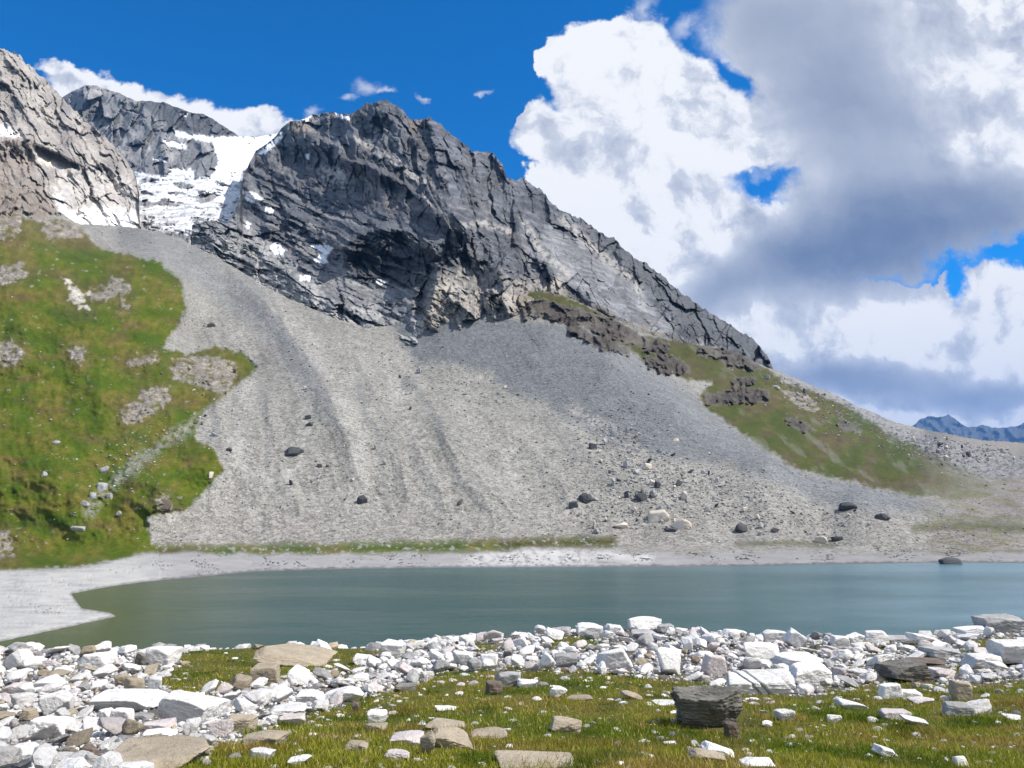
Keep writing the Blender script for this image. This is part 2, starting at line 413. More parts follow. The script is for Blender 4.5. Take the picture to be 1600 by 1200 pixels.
def surfA(px, py):
    wx = fbm(px / 60, py / 60, 4, 3) ; wy = fbm(px / 60, py / 60, 4, 9)
    fine = fbm(px / 9, py / 7, 4, 21)
    Y = fA(px, py)
    # ---- masks
    wob = wx * 9 + fine * 6
    gl = inside(px, py, GRASS_L, 3.5, wob)
    gr = inside(px, py, GRASS_R, 4, wob * 1.0) * (1 - 0.75 * smooth(1400, 1540, px + wx * 60))
    # stones running down between the two meadow lobes
    path = [(360, 620), (320, 650), (260, 690), (205, 730), (165, 765), (140, 800)]
    st = np.clip(1 - pdist(px, py, path) / (15 + wx * 8), 0, 1) * smooth(-0.25, 0.25, fine + wx * 0.3 + 0.12)
    gl = gl * (1 - 0.75 * st)
    strip = ridge(px, py, [(232, 860), (330, 862), (450, 859), (600, 857), (760, 853), (850, 848), (955, 847)], 13 + wx * 8, 0.4) * smooth(-0.3, 0.1, fine + 0.15)
    strip = np.maximum(strip, ridge(px, py, [(1150, 851), (1230, 848), (1300, 852)], 6, 0.6) * 0.6)
    strip = np.maximum(strip, ridge(px, py, [(1430, 826), (1500, 820), (1600, 826), (1800, 826)], 10, 0.6) * 0.65)
    # rock outcrops in the grass
    out = np.zeros_like(px); halo = np.zeros_like(px)
    for poly in ([(95, 433), (106, 433), (125, 455), (138, 483), (120, 480), (103, 470), (108, 455)], [(176, 437), (192, 440), (203, 452), (190, 458), (180, 450)], [(190, 470), (200, 484), (196, 488), (186, 476)],
                 [(140, 455), (180, 452), (182, 462), (150, 468), (136, 462)], [(-30, 425), (30, 415), (48, 428), (20, 440), (-30, 445)], [(-30, 535), (20, 535), (32, 552), (15, 570), (-30, 570)], [(190, 566), (240, 557), (243, 563), (200, 574)],
                 [(268, 575), (290, 562), (330, 555), (372, 568), (375, 590), (345, 612), (300, 600), (272, 595)], [(185, 640), (215, 625), (225, 610), (265, 605), (265, 622), (220, 660), (195, 662)], [(240, 780), (262, 778), (266, 794), (245, 798)],
                 [(-30, 832), (15, 830), (22, 870), (-30, 880)], [(105, 545), (130, 545), (128, 562), (112, 560)], [(60, 335), (75, 350), (120, 352), (130, 372), (95, 376), (72, 366)], [(-40, 300), (20, 300), (38, 330), (25, 370), (-40, 380)],
                 [(1210, 600), (1260, 625), (1275, 640), (1225, 618)]):
        sd_ = psd(px, py, poly) + wx * 12; out = np.maximum(out, smooth(-3.5, 3.5, sd_ + fine * 8)); halo = np.maximum(halo, smooth(-26, 0, sd_ + fine * 12))
    out = out * smooth(-0.25, 0.15, fbm(px / 26, py / 10, 3, 58) + 0.22) * smooth(-0.5, -0.1, fine + 0.5 * gn(px / 5, py / 4, 9))
    scat = smooth(0.38, 0.55, fbm(px / 11, py / 6, 3, 55)) * smooth(-0.2, 0.35, fbm(px / 70, py / 50, 3, 66))
    out = np.maximum(out, scat * 0.8 * gl)
    # dark little cliffs on the right ridge
    cl = np.zeros_like(px)
    for poly in ([(812, 470), (860, 474), (900, 482), (960, 500), (1010, 524), (1045, 540), (1035, 556), (980, 540), (930, 522), (880, 503), (815, 500)], [(1085, 540), (1140, 540), (1180, 562), (1192, 578), (1150, 575), (1100, 560)], [(1010, 560), (1060, 560), (1085, 578), (1050, 585), (1015, 575)],
                 [(1310, 655), (1345, 664), (1350, 684), (1318, 676)], [(890, 500), (950, 530), (990, 545), (985, 560), (930, 545), (890, 515)], [(1100, 612), (1130, 614), (1160, 606), (1198, 612), (1196, 622), (1150, 626), (1110, 630)], [(1225, 655), (1262, 662), (1290, 680), (1250, 672)], [(1150, 590), (1180, 592), (1170, 600), (1145, 598)]):
        cl = np.maximum(cl, inside(px, py, poly, 3, wob * 1.3))
    # ---- albedo
    scree = np.zeros(px.shape + (3,)); scree[:] = (0.315, 0.305, 0.275)
    # fall lines: streaks along the slope
    ax = px + (py - 500) * 0.55; st1 = fbm((px - 500 - (py - 500) * 0.25 + wx * 22) / 15, py / 110 + wy * 0.3, 5, 31); st2 = fbm((px + (py - 480) * -0.75 + wx * 26) / 17, py / 95 + wy * 0.3, 5, 41)
    leftcone = smooth(720, 560, px)
    streak = st1 * leftcone + st2 * (1 - leftcone)
    scree = scree * (1 + 0.20 * streak + 0.08 * fine + 0.08 * wx)[..., None]
    scree = mixcol(scree, (0.165, 0.175, 0.185), np.clip(inside(px, py, [(600, 500), (720, 487), (880, 505), (960, 560), (1060, 640), (1180, 720), (1080, 720), (960, 700), (880, 650), (800, 612), (760, 585), (650, 560)], 9, wx * 14 + fine * 5), 0, 1) * 0.9)
    scree = mixcol(scree, (0.20, 0.212, 0.222), inside(px, py, [(880, 505), (1010, 560), (1110, 640), (1250, 735), (1400, 770), (1540, 800), (1500, 812), (1300, 790), (1160, 735), (1040, 650), (960, 575)], 12, wx * 8) * 0.8)
    scree = mixcol(scree, (0.25, 0.255, 0.26), inside(px, py, [(130, 352), (260, 362), (400, 450), (500, 580), (540, 680), (470, 600), (380, 500), (280, 430), (240, 410)], 14, wx * 8) * 0.6)
    scree = mixcol(scree, (0.22, 0.20, 0.19), inside(px, py, [(380, 545), (440, 540), (445, 560), (400, 580)], 8, wx * 8) * 0.5)
    scree = mixcol(scree, (0.60, 0.57, 0.52), ridge(px, py, [(655, 512), (690, 500), (720, 490)], 9, 0.6) * 0.7)
    for k_, (ln, w_) in enumerate([([(455, 500), (520, 590), (560, 690), (575, 800)], 20), ([(600, 560), (650, 680), (690, 800)], 13), ([(380, 520), (390, 640), (350, 790)], 18), ([(720, 640), (800, 730), (850, 820)], 14), ([(480, 640), (470, 720), (430, 820)], 12), ([(900, 640), (990, 700), (1060, 790)], 16)]):
        scree = mixcol(scree, (0.42, 0.405, 0.37), np.clip(1.2 - pdist(px + wx * 16, py + wy * 16, ln) / w_, 0, 1) * smooth(-0.35, 0.15, fine + wx * 0.6) * 0.65)
    for k_, (ln, w_) in enumerate([([(430, 500), (485, 590), (515, 680)], 12), ([(560, 600), (600, 700), (610, 800)], 8), ([(640, 590), (720, 700), (780, 790)], 9), ([(330, 560), (335, 660), (310, 760)], 9), ([(420, 620), (415, 730)], 8), ([(980, 600), (1080, 700), (1180, 780)], 10), ([(820, 620), (900, 700), (960, 760)], 10)]):
        scree = mixcol(scree, (0.20, 0.205, 0.205), np.clip(1.2 - pdist(px + wx * 16, py + wy * 16, ln) / w_, 0, 1) * smooth(-0.3, 0.2, fine + wx * 0.5) * 0.55)
    lower = smooth(700, 840, py) * smooth(1250, 900, px)
    scree = mixcol(scree, (0.34, 0.325, 0.29), lower * 0.45)
    scree = mixcol(scree, (0.32, 0.285, 0.26), smooth(790, 830, py) * smooth(0.0, 0.35, wx + fine * 0.3) * 0.35)
    scree = scree * 0.80
    right = smooth(1400, 1520, px)
    scree = mixcol(scree, (0.21, 0.195, 0.175), right * 0.9)
    moss = right * smooth(-0.15, 0.3, fbm(px / 45, py / 12, 4, 77)) * smooth(700, 730, py)
    scree = mixcol(scree, (0.14, 0.135, 0.06), moss * 0.6)
    bfield = inside(px, py, [(1205, 576), (1300, 616), (1400, 662), (1480, 690), (1600, 708), (1900, 690), (1900, 760), (1560, 748), (1480, 738), (1420, 702), (1330, 652), (1240, 612)], 8, wx * 8)
    scree = mixcol(scree, (0.23, 0.23, 0.23), bfield * 0.8); scree = mixcol(scree, (0.09, 0.09, 0.10), bfield * smooth(0.05, 0.25, fbm(px / 9, py / 5, 4, 83)) * 0.7)
    gvar = fbm(px / 55, py / 32, 4, 12); gv2 = fbm(px / 14, py / 9, 3, 13)
    G = np.zeros(px.shape + (3,)); G[:] = (0.088, 0.118, 0.008)
    G = mixcol(G, (0.14, 0.115, 0.026), smooth(-0.15, 0.45, gvar + gv2 * 0.4) * 0.75)
    G = mixcol(G, (0.12, 0.085, 0.035), smooth(0.15, 0.4, fbm(px / 80, py / 26, 4, 14)) * 0.6)
    G = mixcol(G, (0.040, 0.078, 0.006), smooth(0.0, 0.45, -gvar + gv2 * 0.5) * 0.75)
    G = mixcol(G, (0.165, 0.135, 0.075), smooth(420, 330, py) * 0.55 * (px < 300))
    G = mixcol(G, (0.115, 0.088, 0.040), (px > 780) * (0.45 + 0.35 * smooth(-0.2, 0.3, gv2)) * smooth(640, 560, py))
    G = mixcol(G, (0.072, 0.082, 0.018), (px > 780) * 0.6); G = np.where((px > 780)[..., None], G * 0.82, G); G = mixcol(G, (0.10, 0.078, 0.04), (px > 780) * smooth(0.0, 0.3, gvar - 0.4 * gv2) * 0.7)
    G = mixcol(G, (0.115, 0.095, 0.035), halo * 0.6)
    G = G * (0.88 + 0.36 * gv2)[..., None]
    rockl = np.zeros(px.shape + (3,)); rockl[:] = (0.25, 0.225, 0.20); rockl = rockl * (0.9 + 0.5 * fine + 0.30 * facets(px / 15, py / 8, 5))[..., None]; rockl = mixcol(rockl, (0.15, 0.125, 0.07), smooth(-0.1, 0.3, fbm(px / 8, py / 4, 3, 59)) * 0.55)
    rockl = mixcol(rockl, (0.50, 0.46, 0.40), inside(px, py, [(90, 428), (142, 428), (142, 492), (90, 492)], 3))
    rockd = np.zeros(px.shape + (3,)); rockd[:] = (0.072, 0.062, 0.052); rockd = rockd * (1 + 0.6 * fine)[..., None]
    col = scree
    g = np.clip(np.maximum(gl, gr), 0, 1); gg = np.maximum(g, strip)
    thin = np.clip(gr * smooth(0.05, 0.4, fbm((px - py) / 24, (px + py) / 60, 4, 95) - 0.2 * smooth(700, 640, py)), 0, 1) * 0.25
    gg = gg * (1 - thin)
    gg = gg * (1 - out) * (1 - cl * (0.75 + 0.5 * wx))
    col = mixcol(col, (0, 0, 0), gg * 0) * (1 - gg)[..., None] + G * gg[..., None]
    col = col * (1 - out)[..., None] + rockl * out[..., None]
    clm = np.clip(cl * (0.9 + wx), 0, 1)
    col = col * (1 - clm)[..., None] + rockd * clm[..., None]
    topl = inside(px, py, [(-800, 150), (-50, 250), (0, 270), (60, 300), (95, 330), (60, 345), (30, 330), (0, 345), (-800, 320)], 6, wob)
    col = mixcol(col, (0.24, 0.20, 0.165), topl * 0.8); gg = gg * (1 - topl * 0.7)
    # shore: polished slabs and silt flats
    sw = smooth(861, 870, py + wx * 9 + fine * 2 - smooth(250, 100, px) * 26 - ridge(px, py, [(820, 855), (900, 858), (960, 856)], 30) * -8)
    slab = np.zeros(px.shape + (3,)); slab[:] = (0.31, 0.305, 0.30)
    cr = np.abs(fbm(px / 26 + fine * 0.3, py / 7, 4, 88)); crack = smooth(0.05, 0.0, cr) * smooth(0.0, 0.3, fbm(px / 60, py / 30, 2, 4) + 0.12)
    slab = mixcol(slab, (0.52, 0.51, 0.49), ridge(px, py, [(760, 871), (830, 866), (900, 868)], 50, 0.7) * smooth(-0.3, 0.1, fine + 0.1) * 0.9)
    slab = mixcol(slab, (0.58, 0.57, 0.55), ridge(px, py, [(940, 862), (1010, 868)], 16, 0.7) * 0.7)
    slab = mixcol(slab, (0.43, 0.425, 0.40), smooth(300, 180, px))
    slab = mixcol(slab, (0.28, 0.28, 0.29), smooth(0.1, 0.3, fbm(px / 90, py / 4, 4, 71)) * smooth(250, 100, px) * 0.6)
    slab = mixcol(slab, (0.25, 0.245, 0.24), smooth(1000, 1200, px) * 0.7)
    slab = mixcol(slab, (0.10, 0.10, 0.10), crack * smooth(150, 300, px) * 0.8)
    wet = smooth(5.0, 1.0, -psd(px, py, WATER) + 3 * gn(px / 9, py / 4, 3))
    slab = slab * (1 - 0.5 * wet)[..., None]
    slab = slab * (1 + 0.18 * fbm(px / 40, py / 5, 4, 17))[..., None]
    col = col * (1 - sw)[..., None] + slab * sw[..., None]; gg = np.maximum(gg * (1 - sw), sw * 1.6)
    # ---- relief (metres, positive = towards the viewer)
    sc_ = Y / FPX
    rel = 0.0
    rel = rel + 22 * sc_ * wx * gl + 17 * sc_ * fbm(px / 130, py / 90, 3, 62) * gl * smooth(890, 800, py)
    rel = rel + 3.0 * sc_ * fbm(px / 22, py / 14, 4, 61) * (0.8 + g)
    rel = rel + streak * (2.2 + 3.0 * smooth(0, 0.4, fbm(px / 110, py / 110, 2, 33))) * sc_ * smooth(860, 780, py) * (1 - g)
    qx_, qy_ = px + wx * 7, py + wy * 7
    rel = rel + 26 * sc_ * 0.68 * ridge(qx_, qy_, [(300, 375), (390, 445), (450, 510), (500, 590), (535, 665), (565, 745)], 30, 1.0) * smooth(830, 700, py)
    for ln in ([(330, 600), (350, 690), (400, 780)], [(560, 560), (610, 660), (640, 780)], [(600, 540), (680, 640), (720, 740), (780, 810)], [(650, 700), (690, 770), (700, 830)], [(420, 620), (430, 720), (470, 800)], [(760, 640), (850, 720), (900, 790)]): rel = rel + 8 * sc_ * ridge(qx_, qy_, ln, 16) * smooth(845, 780, py)
    rel = rel + 10 * sc_ * ridge(qx_, qy_, [(600, 610), (700, 660), (740, 740), (800, 800)], 30)
    rel = rel + 26 * sc_ * ridge(qx_, qy_, [(860, 505), (960, 560), (1060, 640), (1180, 715), (1330, 770)], 46)
    rel = rel - 8 * sc_ * ridge(qx_, qy_, [(780, 560), (900, 640), (1020, 730)], 30)
    rel = rel + 14 * sc_ * ridge(px, py, [(640, 600), (700, 590), (760, 585)], 14)
    rel = rel + 1.1 * sc_ * fine * (1 - sw)
    rel = rel + halo * 5 * sc_ * gl + out * 3.0 * sc_ * (1 + 1.2 * facets(px / 24, py / 12, 3)) + clm * (10 + 60 * (ridged(px / 20, py / 26, 4, 19) - 0.3)) * sc_
    rel = rel + bfield * 22 * sc_ * ridged(px / 15, py / 8, 4, 5)
    rel = rel + right * 9 * sc_ * fbm(px / 24, py / 12, 4, 15) * smooth(860, 800, py)
    rel = rel + topl * 26 * sc_ * (ridged(px / 40, py / 30, 4, 8) + facets(px / 22, py / 34, 18))
    rel = rel + 20 * sc_ * ridge(px, py, [(-100, 690), (20, 700), (90, 745), (120, 800)], 60) + 22 * sc_ * ridge(px, py, [(340, 720), (270, 745), (230, 790)], 50)
    Yr = Y - rel * (1 - smooth(842, 862, py)) 
    # ---- near the water the ground height is set directly
    sd = psd(px, py, WATER)
    zshore = np.where(sd < 0, np.minimum(-sd * 0.075, 0.55) + np.clip(-sd - 10, 0, 40) * 0.085, -sd * 0.12 - 0.05)
    zshore = np.where(sd < 0, np.where(px < 250, zshore * smooth(-60, 250, px) * 0.8 + np.minimum(-sd * 0.03, 0.35), zshore), zshore)
    zshore = zshore + (np.clip(-sd, 0, 8) / 8) * (0.12 * fbm(px / 30, py / 5, 4, 17) - 0.25 * crack)
    X, Z = tdir(px, py)
    Ys = (EYE_Z - zshore) / np.maximum(-Z, 0.03)
    lo = lerp(862, 846, smooth(200, 330, px)); k = smooth(0, 1, (py - lo) / 21)
    Yf = lerp(Yr, Ys, k)
    return Yf, col, gg
cols = np.concatenate([np.linspace(-700, -30, 90)[:-1], np.arange(-30, 1630, 1.5), np.linspace(1630, 2300, 90)[1:]])
top = interp(cols, A_TOP); top = top + 3.0 * fbm(cols / 30, cols * 0, 4, 2) + 1.5 * fbm(cols / 6, cols * 0, 3, 5)
bot = interp(cols, [(-700, 1030), (0, 1030), (200, 990), (400, 915), (700, 900), (2300, 895)])
slope = terrain('mountain_slope', cols, top, bot, 430, surfA, M_SLOPE)

# ------------------------------------------------------------------ the main peak
B_TOP = [(300, 352), (318, 346), (335, 344), (355, 350), (370, 332), (377, 300), (380, 275), (392, 250), (400, 235), (412, 228), (430, 214), (440, 200), (452, 190), (470, 187), (490, 178), (520, 175), (545, 178), (560, 172), (572, 160), (585, 160), (598, 155), (612, 160), (628, 170), (640, 185), (655, 188), (670, 182), (684, 190),
         (700, 205), (716, 216), (730, 228), (738, 236), (760, 236), (772, 240), (784, 254), (792, 276), (806, 280), (818, 276), (832, 290), (843, 294), (855, 308), (868, 322), (890, 334), (912, 342), (928, 356), (950, 370), (960, 372), (975, 388), (990, 402), (1005, 408), (1025, 424), (1040, 432), (1048, 444),
         (1066, 458), (1084, 470), (1100, 482), (1120, 494), (1140, 506), (1160, 520), (1175, 528), (1188, 542), (1200, 558), (1207, 572), (1214, 600), (1230, 640)]
B_PTS = [(300, 340, 1250), (300, 420, 1000), (330, 380, 1060), (400, 440, 950), (400, 300, 1500), (380, 260, 1800), (380, 350, 1240), (440, 210, 1900), (440, 300, 1500), (440, 400, 1080), (480, 360, 1270), (520, 420, 980), (500, 400, 1060), (520, 480, 800), (560, 520, 745), (620, 540, 700), (620, 500, 760), (600, 450, 880),
         (600, 425, 980), (570, 400, 1000), (600, 370, 1060), (640, 380, 1000), (520, 330, 1350), (500, 180, 1900), (540, 260, 1560), (580, 160, 1720), (600, 240, 1500), (640, 300, 1350), (700, 200, 1700), (700, 300, 1300), (690, 380, 960), (730, 360, 930), (720, 440, 820), (680, 500, 740), (740, 500, 735), (780, 470, 790),
         (760, 240, 1700), (780, 340, 1250), (820, 280, 1680), (820, 420, 950), (860, 380, 1180), (860, 460, 860), (900, 340, 1620), (900, 500, 850), (940, 420, 1150), (960, 380, 1550), (980, 480, 1000), (1000, 540, 880), (1050, 450, 1500), (1050, 520, 1080), (1100, 560, 1050), (1100, 485, 1430),
         (1160, 525, 1380), (1150, 560, 1200), (1200, 570, 1300), (1220, 640, 1250), (860, 520, 800), (1200, 620, 1120)]
fB = rbf_fit(B_PTS)
SNOW_B = [[(402, 240), (418, 226), (440, 208), (442, 214), (432, 226), (414, 240)], [(486, 383), (505, 380), (522, 388), (510, 400), (513, 411), (500, 412), (490, 405), (503, 396), (492, 390)],
          [(420, 382), (434, 380), (447, 392), (440, 400), (428, 396)], [(378, 300), (396, 299), (412, 312), (404, 318), (384, 314)], [(588, 436), (605, 440), (600, 444), (586, 442)], [(417, 320), (430, 326), (427, 334), (414, 330)],
          [(470, 186), (486, 181), (484, 187), (470, 192)], [(525, 176), (548, 184), (545, 190), (526, 182)], [(385, 345), (394, 350), (390, 360), (383, 356)], [(478, 240), (484, 240), (483, 248), (478, 248)], [(470, 430), (487, 432), (484, 440), (468, 438)]]
B_RIDGES = [  # crest lines of buttresses: (points, width px, height px)
    ([(590, 158), (560, 200), (545, 205), (575, 235), (640, 270), (690, 320), (715, 345)], 46, 34),
    ([(590, 158), (625, 215), (660, 270), (700, 320)], 36, 30), ([(670, 184), (690, 250), (705, 310), (712, 345)], 34, 34), ([(735, 232), (745, 290), (770, 330), (790, 400)], 30, 30),
    ([(800, 280), (815, 330), (850, 370), (860, 420)], 26, 22), ([(455, 195), (480, 225), (530, 240), (580, 262), (640, 300), (700, 352)], 34, 30),
    ([(705, 345), (690, 400), (680, 450), (670, 495)], 30, 40), ([(745, 360), (770, 400), (790, 440), (800, 470)], 36, 34),
    ([(540, 385), (570, 358), (620, 360), (650, 380), (690, 385)], 34, 46), ([(300, 345), (330, 350), (380, 370), (430, 410), (470, 450), (520, 480)], 26, 26),
    ([(860, 325), (920, 400), (950, 460)], 30, 18), ([(960, 375), (1010, 440), (1060, 500), (1080, 530)], 28, 22), ([(1050, 445), (1090, 500), (1130, 545)], 26, 26), ([(1110, 488), (1150, 530), (1170, 560)], 20, 18),
    ([(380, 300), (440, 330), (520, 350), (600, 362)], 24, 18), ([(400, 250), (470, 290), (540, 310)], 30, 20), ([(420, 345), (500, 370), (540, 400)], 20, 16)]
CLIFFS = [  # upper edges of dark walls: (points, drop px, strength)
    ([(470, 205), (500, 212), (540, 236), (580, 258), (640, 292), (700, 345)], 62, 1.2), ([(530, 374), (560, 362), (600, 352), (650, 364), (695, 384)], 66, 1.1),
    ([(590, 165), (625, 190), (660, 225), (700, 250)], 50, 0.7), ([(300, 352), (345, 350), (380, 372), (420, 400), (460, 432), (500, 456)], 34, 0.9),
    ([(380, 300), (430, 322), (500, 340), (560, 352)], 40, 1.0), ([(400, 352), (460, 366), (520, 382)], 28, 0.9), ([(700, 350), (740, 345), (775, 380), (800, 420)], 50, 0.6), ([(770, 395), (830, 392), (880, 420), (905, 452)], 44, 1.0),
    ([(660, 455), (700, 448), (780, 455), (860, 468), (900, 492)], 42, 1.1), ([(890, 435), (940, 440), (975, 468)], 34, 0.9), ([(950, 385), (1000, 420), (1040, 452), (1080, 478)], 40, 1.0), ([(1060, 490), (1110, 510), (1150, 535)], 46, 0.9),
    ([(740, 240), (790, 300), (830, 330)], 44, 0.8), ([(430, 250), (480, 262), (540, 300)], 36, 0.8)]
LEDGES = [([(505, 268), (550, 276), (610, 303), (665, 328)], 9), ([(540, 206), (580, 230), (620, 252), (676, 290)], 3.5), ([(470, 190), (520, 182), (556, 190)], 4), ([(560, 215), (600, 248), (650, 280)], 3),
    ([(720, 352), (760, 350), (800, 368)], 5), ([(590, 165), (600, 200), (625, 240)], 2.5), ([(880, 345), (940, 400), (1000, 450)], 8), ([(400, 300), (450, 316), (520, 332)], 2.5), ([(420, 340), (480, 352), (560, 380)], 2.5), ([(820, 350), (850, 400), (890, 430)], 6), ([(660, 300), (680, 340)], 3)]
def cliff_rel(px, py, line, L, k):
    xs = [p_[0] for p_ in line]; yl = interp(px, line); dy = py - yl
    endf = smooth(xs[0] - 2, xs[0] + 22, px) * smooth(xs[-1] + 2, xs[-1] - 22, px)
    return 1.15 * L * k * endf * smooth(-7, 3, dy) * np.clip(1 - dy / (L * 1.5), 0, 1)
def surfB(px, py):
    wx = fbm(px / 45, py / 45, 5, 101); wy = fbm(px / 45, py / 45, 5, 111)
    fine = fbm(px / 7, py / 7, 4, 121)
    Y = fB(px, py); s = Y / FPX
    rel = 0.0
    qx, qy = px + wx * 9 + fine * 1.5, py + wy * 9
    for line, w_, h_ in B_RIDGES:
        rel = rel + h_ * 1.15 * ridge(qx, qy, line, w_ * 1.1, 1.1)
    leftp = smooth(760, 620, px) * smooth(230, 320, py + (px - 400) * -0.25)
    ux, uy = (qx + (qy - 200) * -0.30), qy                      # ribs run down and slightly right
    vx, vy = (qx * 0.90 + qy * 0.42), (qy * 0.90 - qx * 0.42)   # bedding dips right
    ribs = 30 * facets(ux / 42, uy / 95, 131) + 15 * facets(ux / 19, uy / 44, 132) + 7 * facets(ux / 9, uy / 15, 133) + 20 * (ridged(ux / 46, uy / 110, 4, 134) - 0.35)
    beds = 15 * facets(vx / 120, vy / 24, 141) + 11 * facets(vx / 70, vy / 9, 142) + 5 * facets(vx / 16, vy / 7, 143) + 9 * (ridged(vy / 22, vx / 120, 4, 144) - 0.35)
    rel = rel + (1 - leftp) * ribs + leftp * (beds + 0.35 * ribs)
    rel = rel + 1.6 * fine
    sb = (qy * 0.88 - qx * 0.40) / 44 + 0.5 * fbm(px / 90, py / 90, 3, 161); fr = sb - np.floor(sb)
    rel = rel + 8 * (smooth(0, 0.22, fr) - fr) * np.clip(0.5 + 1.5 * wx, 0, 1.2)
    crl = 0.0
    for line, L_, k_ in CLIFFS: crl = crl + cliff_rel(px + wx * 16, py + wy * 14 + fine * 3, line, L_, k_ * 0.62)
    # smooth fans between the cliffs
    led = np.zeros_like(px)
    for ln, w_ in LEDGES: led = np.maximum(led, np.clip(1.4 - pdist(px + wx * 8, py + wy * 8 + fine * 3, ln) / w_, 0, 1))
    fan = np.zeros_like(px)
    for poly in ([(500, 425), (530, 400), (545, 440), (620, 448), (660, 440), (640, 470), (600, 480), (560, 470), (500, 455)], [(860, 350), (960, 410), (1010, 470), (1060, 520), (1010, 510), (930, 470), (880, 440), (830, 380)],
                 [(1000, 480), (1060, 540), (1140, 545), (1080, 545), (1010, 530), (960, 490)], [(490, 262), (560, 270), (650, 312), (620, 320), (540, 290)]):
        fan = np.maximum(fan, inside(px, py, poly, 9, wx * 16))
    bowl_shade = inside(px, py, [(534, 395), (560, 366), (640, 380), (690, 395), (668, 425), (630, 436), (590, 438), (552, 428), (536, 415)], 3, wx * 14 + fine * 6)
    rel = rel * (1 - 0.65 * fan) + crl * (0.85 + 0.5 * facets(px / 30, py / 60, 145))
    gorge = ridge(px, py, [(706, 345), (695, 400), (660, 440), (655, 490)], 12)
    rel = rel - gorge * 26
    depth = Y - rel * s * 1.45
    col = np.zeros(px.shape + (3,)); col[:] = (0.15, 0.157, 0.172)
    col = mixcol(col, (0.21, 0.20, 0.19), smooth(-0.1, 0.4, wx + 0.4 * fine) * 0.55)
    col = mixcol(col, (0.08, 0.084, 0.092), smooth(-0.1, 0.4, wy - 0.4 * fine) * 0.6)
    crest = smooth(34, 4, py - interp(px, B_TOP))
    col = mixcol(col, (0.27, 0.215, 0.17), crest * smooth(0.1, 0.35, wx + 0.3 * fine) * smooth(380, 480, px) * smooth(900, 700, px) * 0.9)
    col = mixcol(col, (0.27, 0.272, 0.275), fan * 0.8)
    strat = smooth(-0.1, 0.3, fbm((qy * 0.93 - qx * 0.36) / 5, (qx * 0.93 + qy * 0.36) / 60, 4, 171))
    col = col * (0.78 + 0.36 * strat + 0.25 * facets(ux / 24, uy / 40, 147))[..., None] * (1 + 0.25 * fine)[..., None]
    col = mixcol(col, (0.42, 0.40, 0.37), led * smooth(-0.35, 0.1, fine) * 0.85)
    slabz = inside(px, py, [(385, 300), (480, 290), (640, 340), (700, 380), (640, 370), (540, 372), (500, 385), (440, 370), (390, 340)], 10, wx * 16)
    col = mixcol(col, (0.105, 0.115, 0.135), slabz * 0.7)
    col = mixcol(col, (0.36, 0.35, 0.34), smooth(0.25, 0.5, facets(vx / 60, vy / 9, 146) + 0.4 * wx) * leftp * 0.5)
    lower = inside(px, py, [(660, 510), (680, 440), (720, 415), (800, 425), (870, 445), (900, 480), (880, 520), (700, 520)], 10, wx * 22)
    col = mixcol(col, (0.44, 0.40, 0.35), lower * (0.35 + 0.5 * smooth(-0.2, 0.3, fine + wx)))
    low2 = inside(px, py, [(300, 345), (380, 340), (420, 385), (480, 430), (560, 470), (640, 480), (660, 530), (500, 520), (300, 420)], 12, wx * 20)
    col = mixcol(col, (0.40, 0.40, 0.395), low2 * (0.35 + 0.6 * smooth(-0.2, 0.3, fine + wx)))
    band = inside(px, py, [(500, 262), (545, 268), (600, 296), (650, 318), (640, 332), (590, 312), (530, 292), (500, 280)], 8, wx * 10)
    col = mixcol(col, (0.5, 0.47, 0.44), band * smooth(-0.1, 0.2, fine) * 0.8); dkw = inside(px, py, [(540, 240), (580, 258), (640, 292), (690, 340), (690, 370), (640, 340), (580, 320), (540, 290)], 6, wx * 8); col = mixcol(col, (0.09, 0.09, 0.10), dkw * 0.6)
    col = mixcol(col, (0.065, 0.07, 0.08), bowl_shade * 0.85)  # cast shadow in the bowl, painted dark into the rock colour
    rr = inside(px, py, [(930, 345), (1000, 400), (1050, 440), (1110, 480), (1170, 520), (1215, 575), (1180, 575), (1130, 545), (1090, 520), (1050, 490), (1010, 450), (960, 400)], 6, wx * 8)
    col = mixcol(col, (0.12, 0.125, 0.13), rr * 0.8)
    col = col * 0.88
    sn = np.zeros_like(px)
    for poly in SNOW_B: sn = np.maximum(sn, inside(px, py, poly, 1.5, fine * 4))
    col = mixcol(col, (0.9, 0.92, 0.95), sn)
    gr = inside(px, py, [(815, 455), (880, 455), (930, 480), (1000, 510), (1080, 535), (1100, 560), (800, 520)], 6, wx * 14) * smooth(-0.1, 0.2, fine)
    col = mixcol(col, (0.17, 0.13, 0.07), gr * 0.7)
    return depth, col, np.maximum(sn, gr * 0.5)
cols = np.arange(300, 1232, 1.25)
top = interp(cols, B_TOP) + 5.0 * (ridged(cols / 14, cols * 0 + 2.2, 4, 3) - 0.5) * -1 * smooth(430, 560, cols) + 1.6 * fbm(cols / 4, cols * 0, 3, 8)
bot = np.minimum(interp(cols, A_TOP) + 34, 640); bot = np.maximum(bot, top + 15)
peak = terrain('main_peak', cols, top, bot, 330, surfB, M_CLIFF)

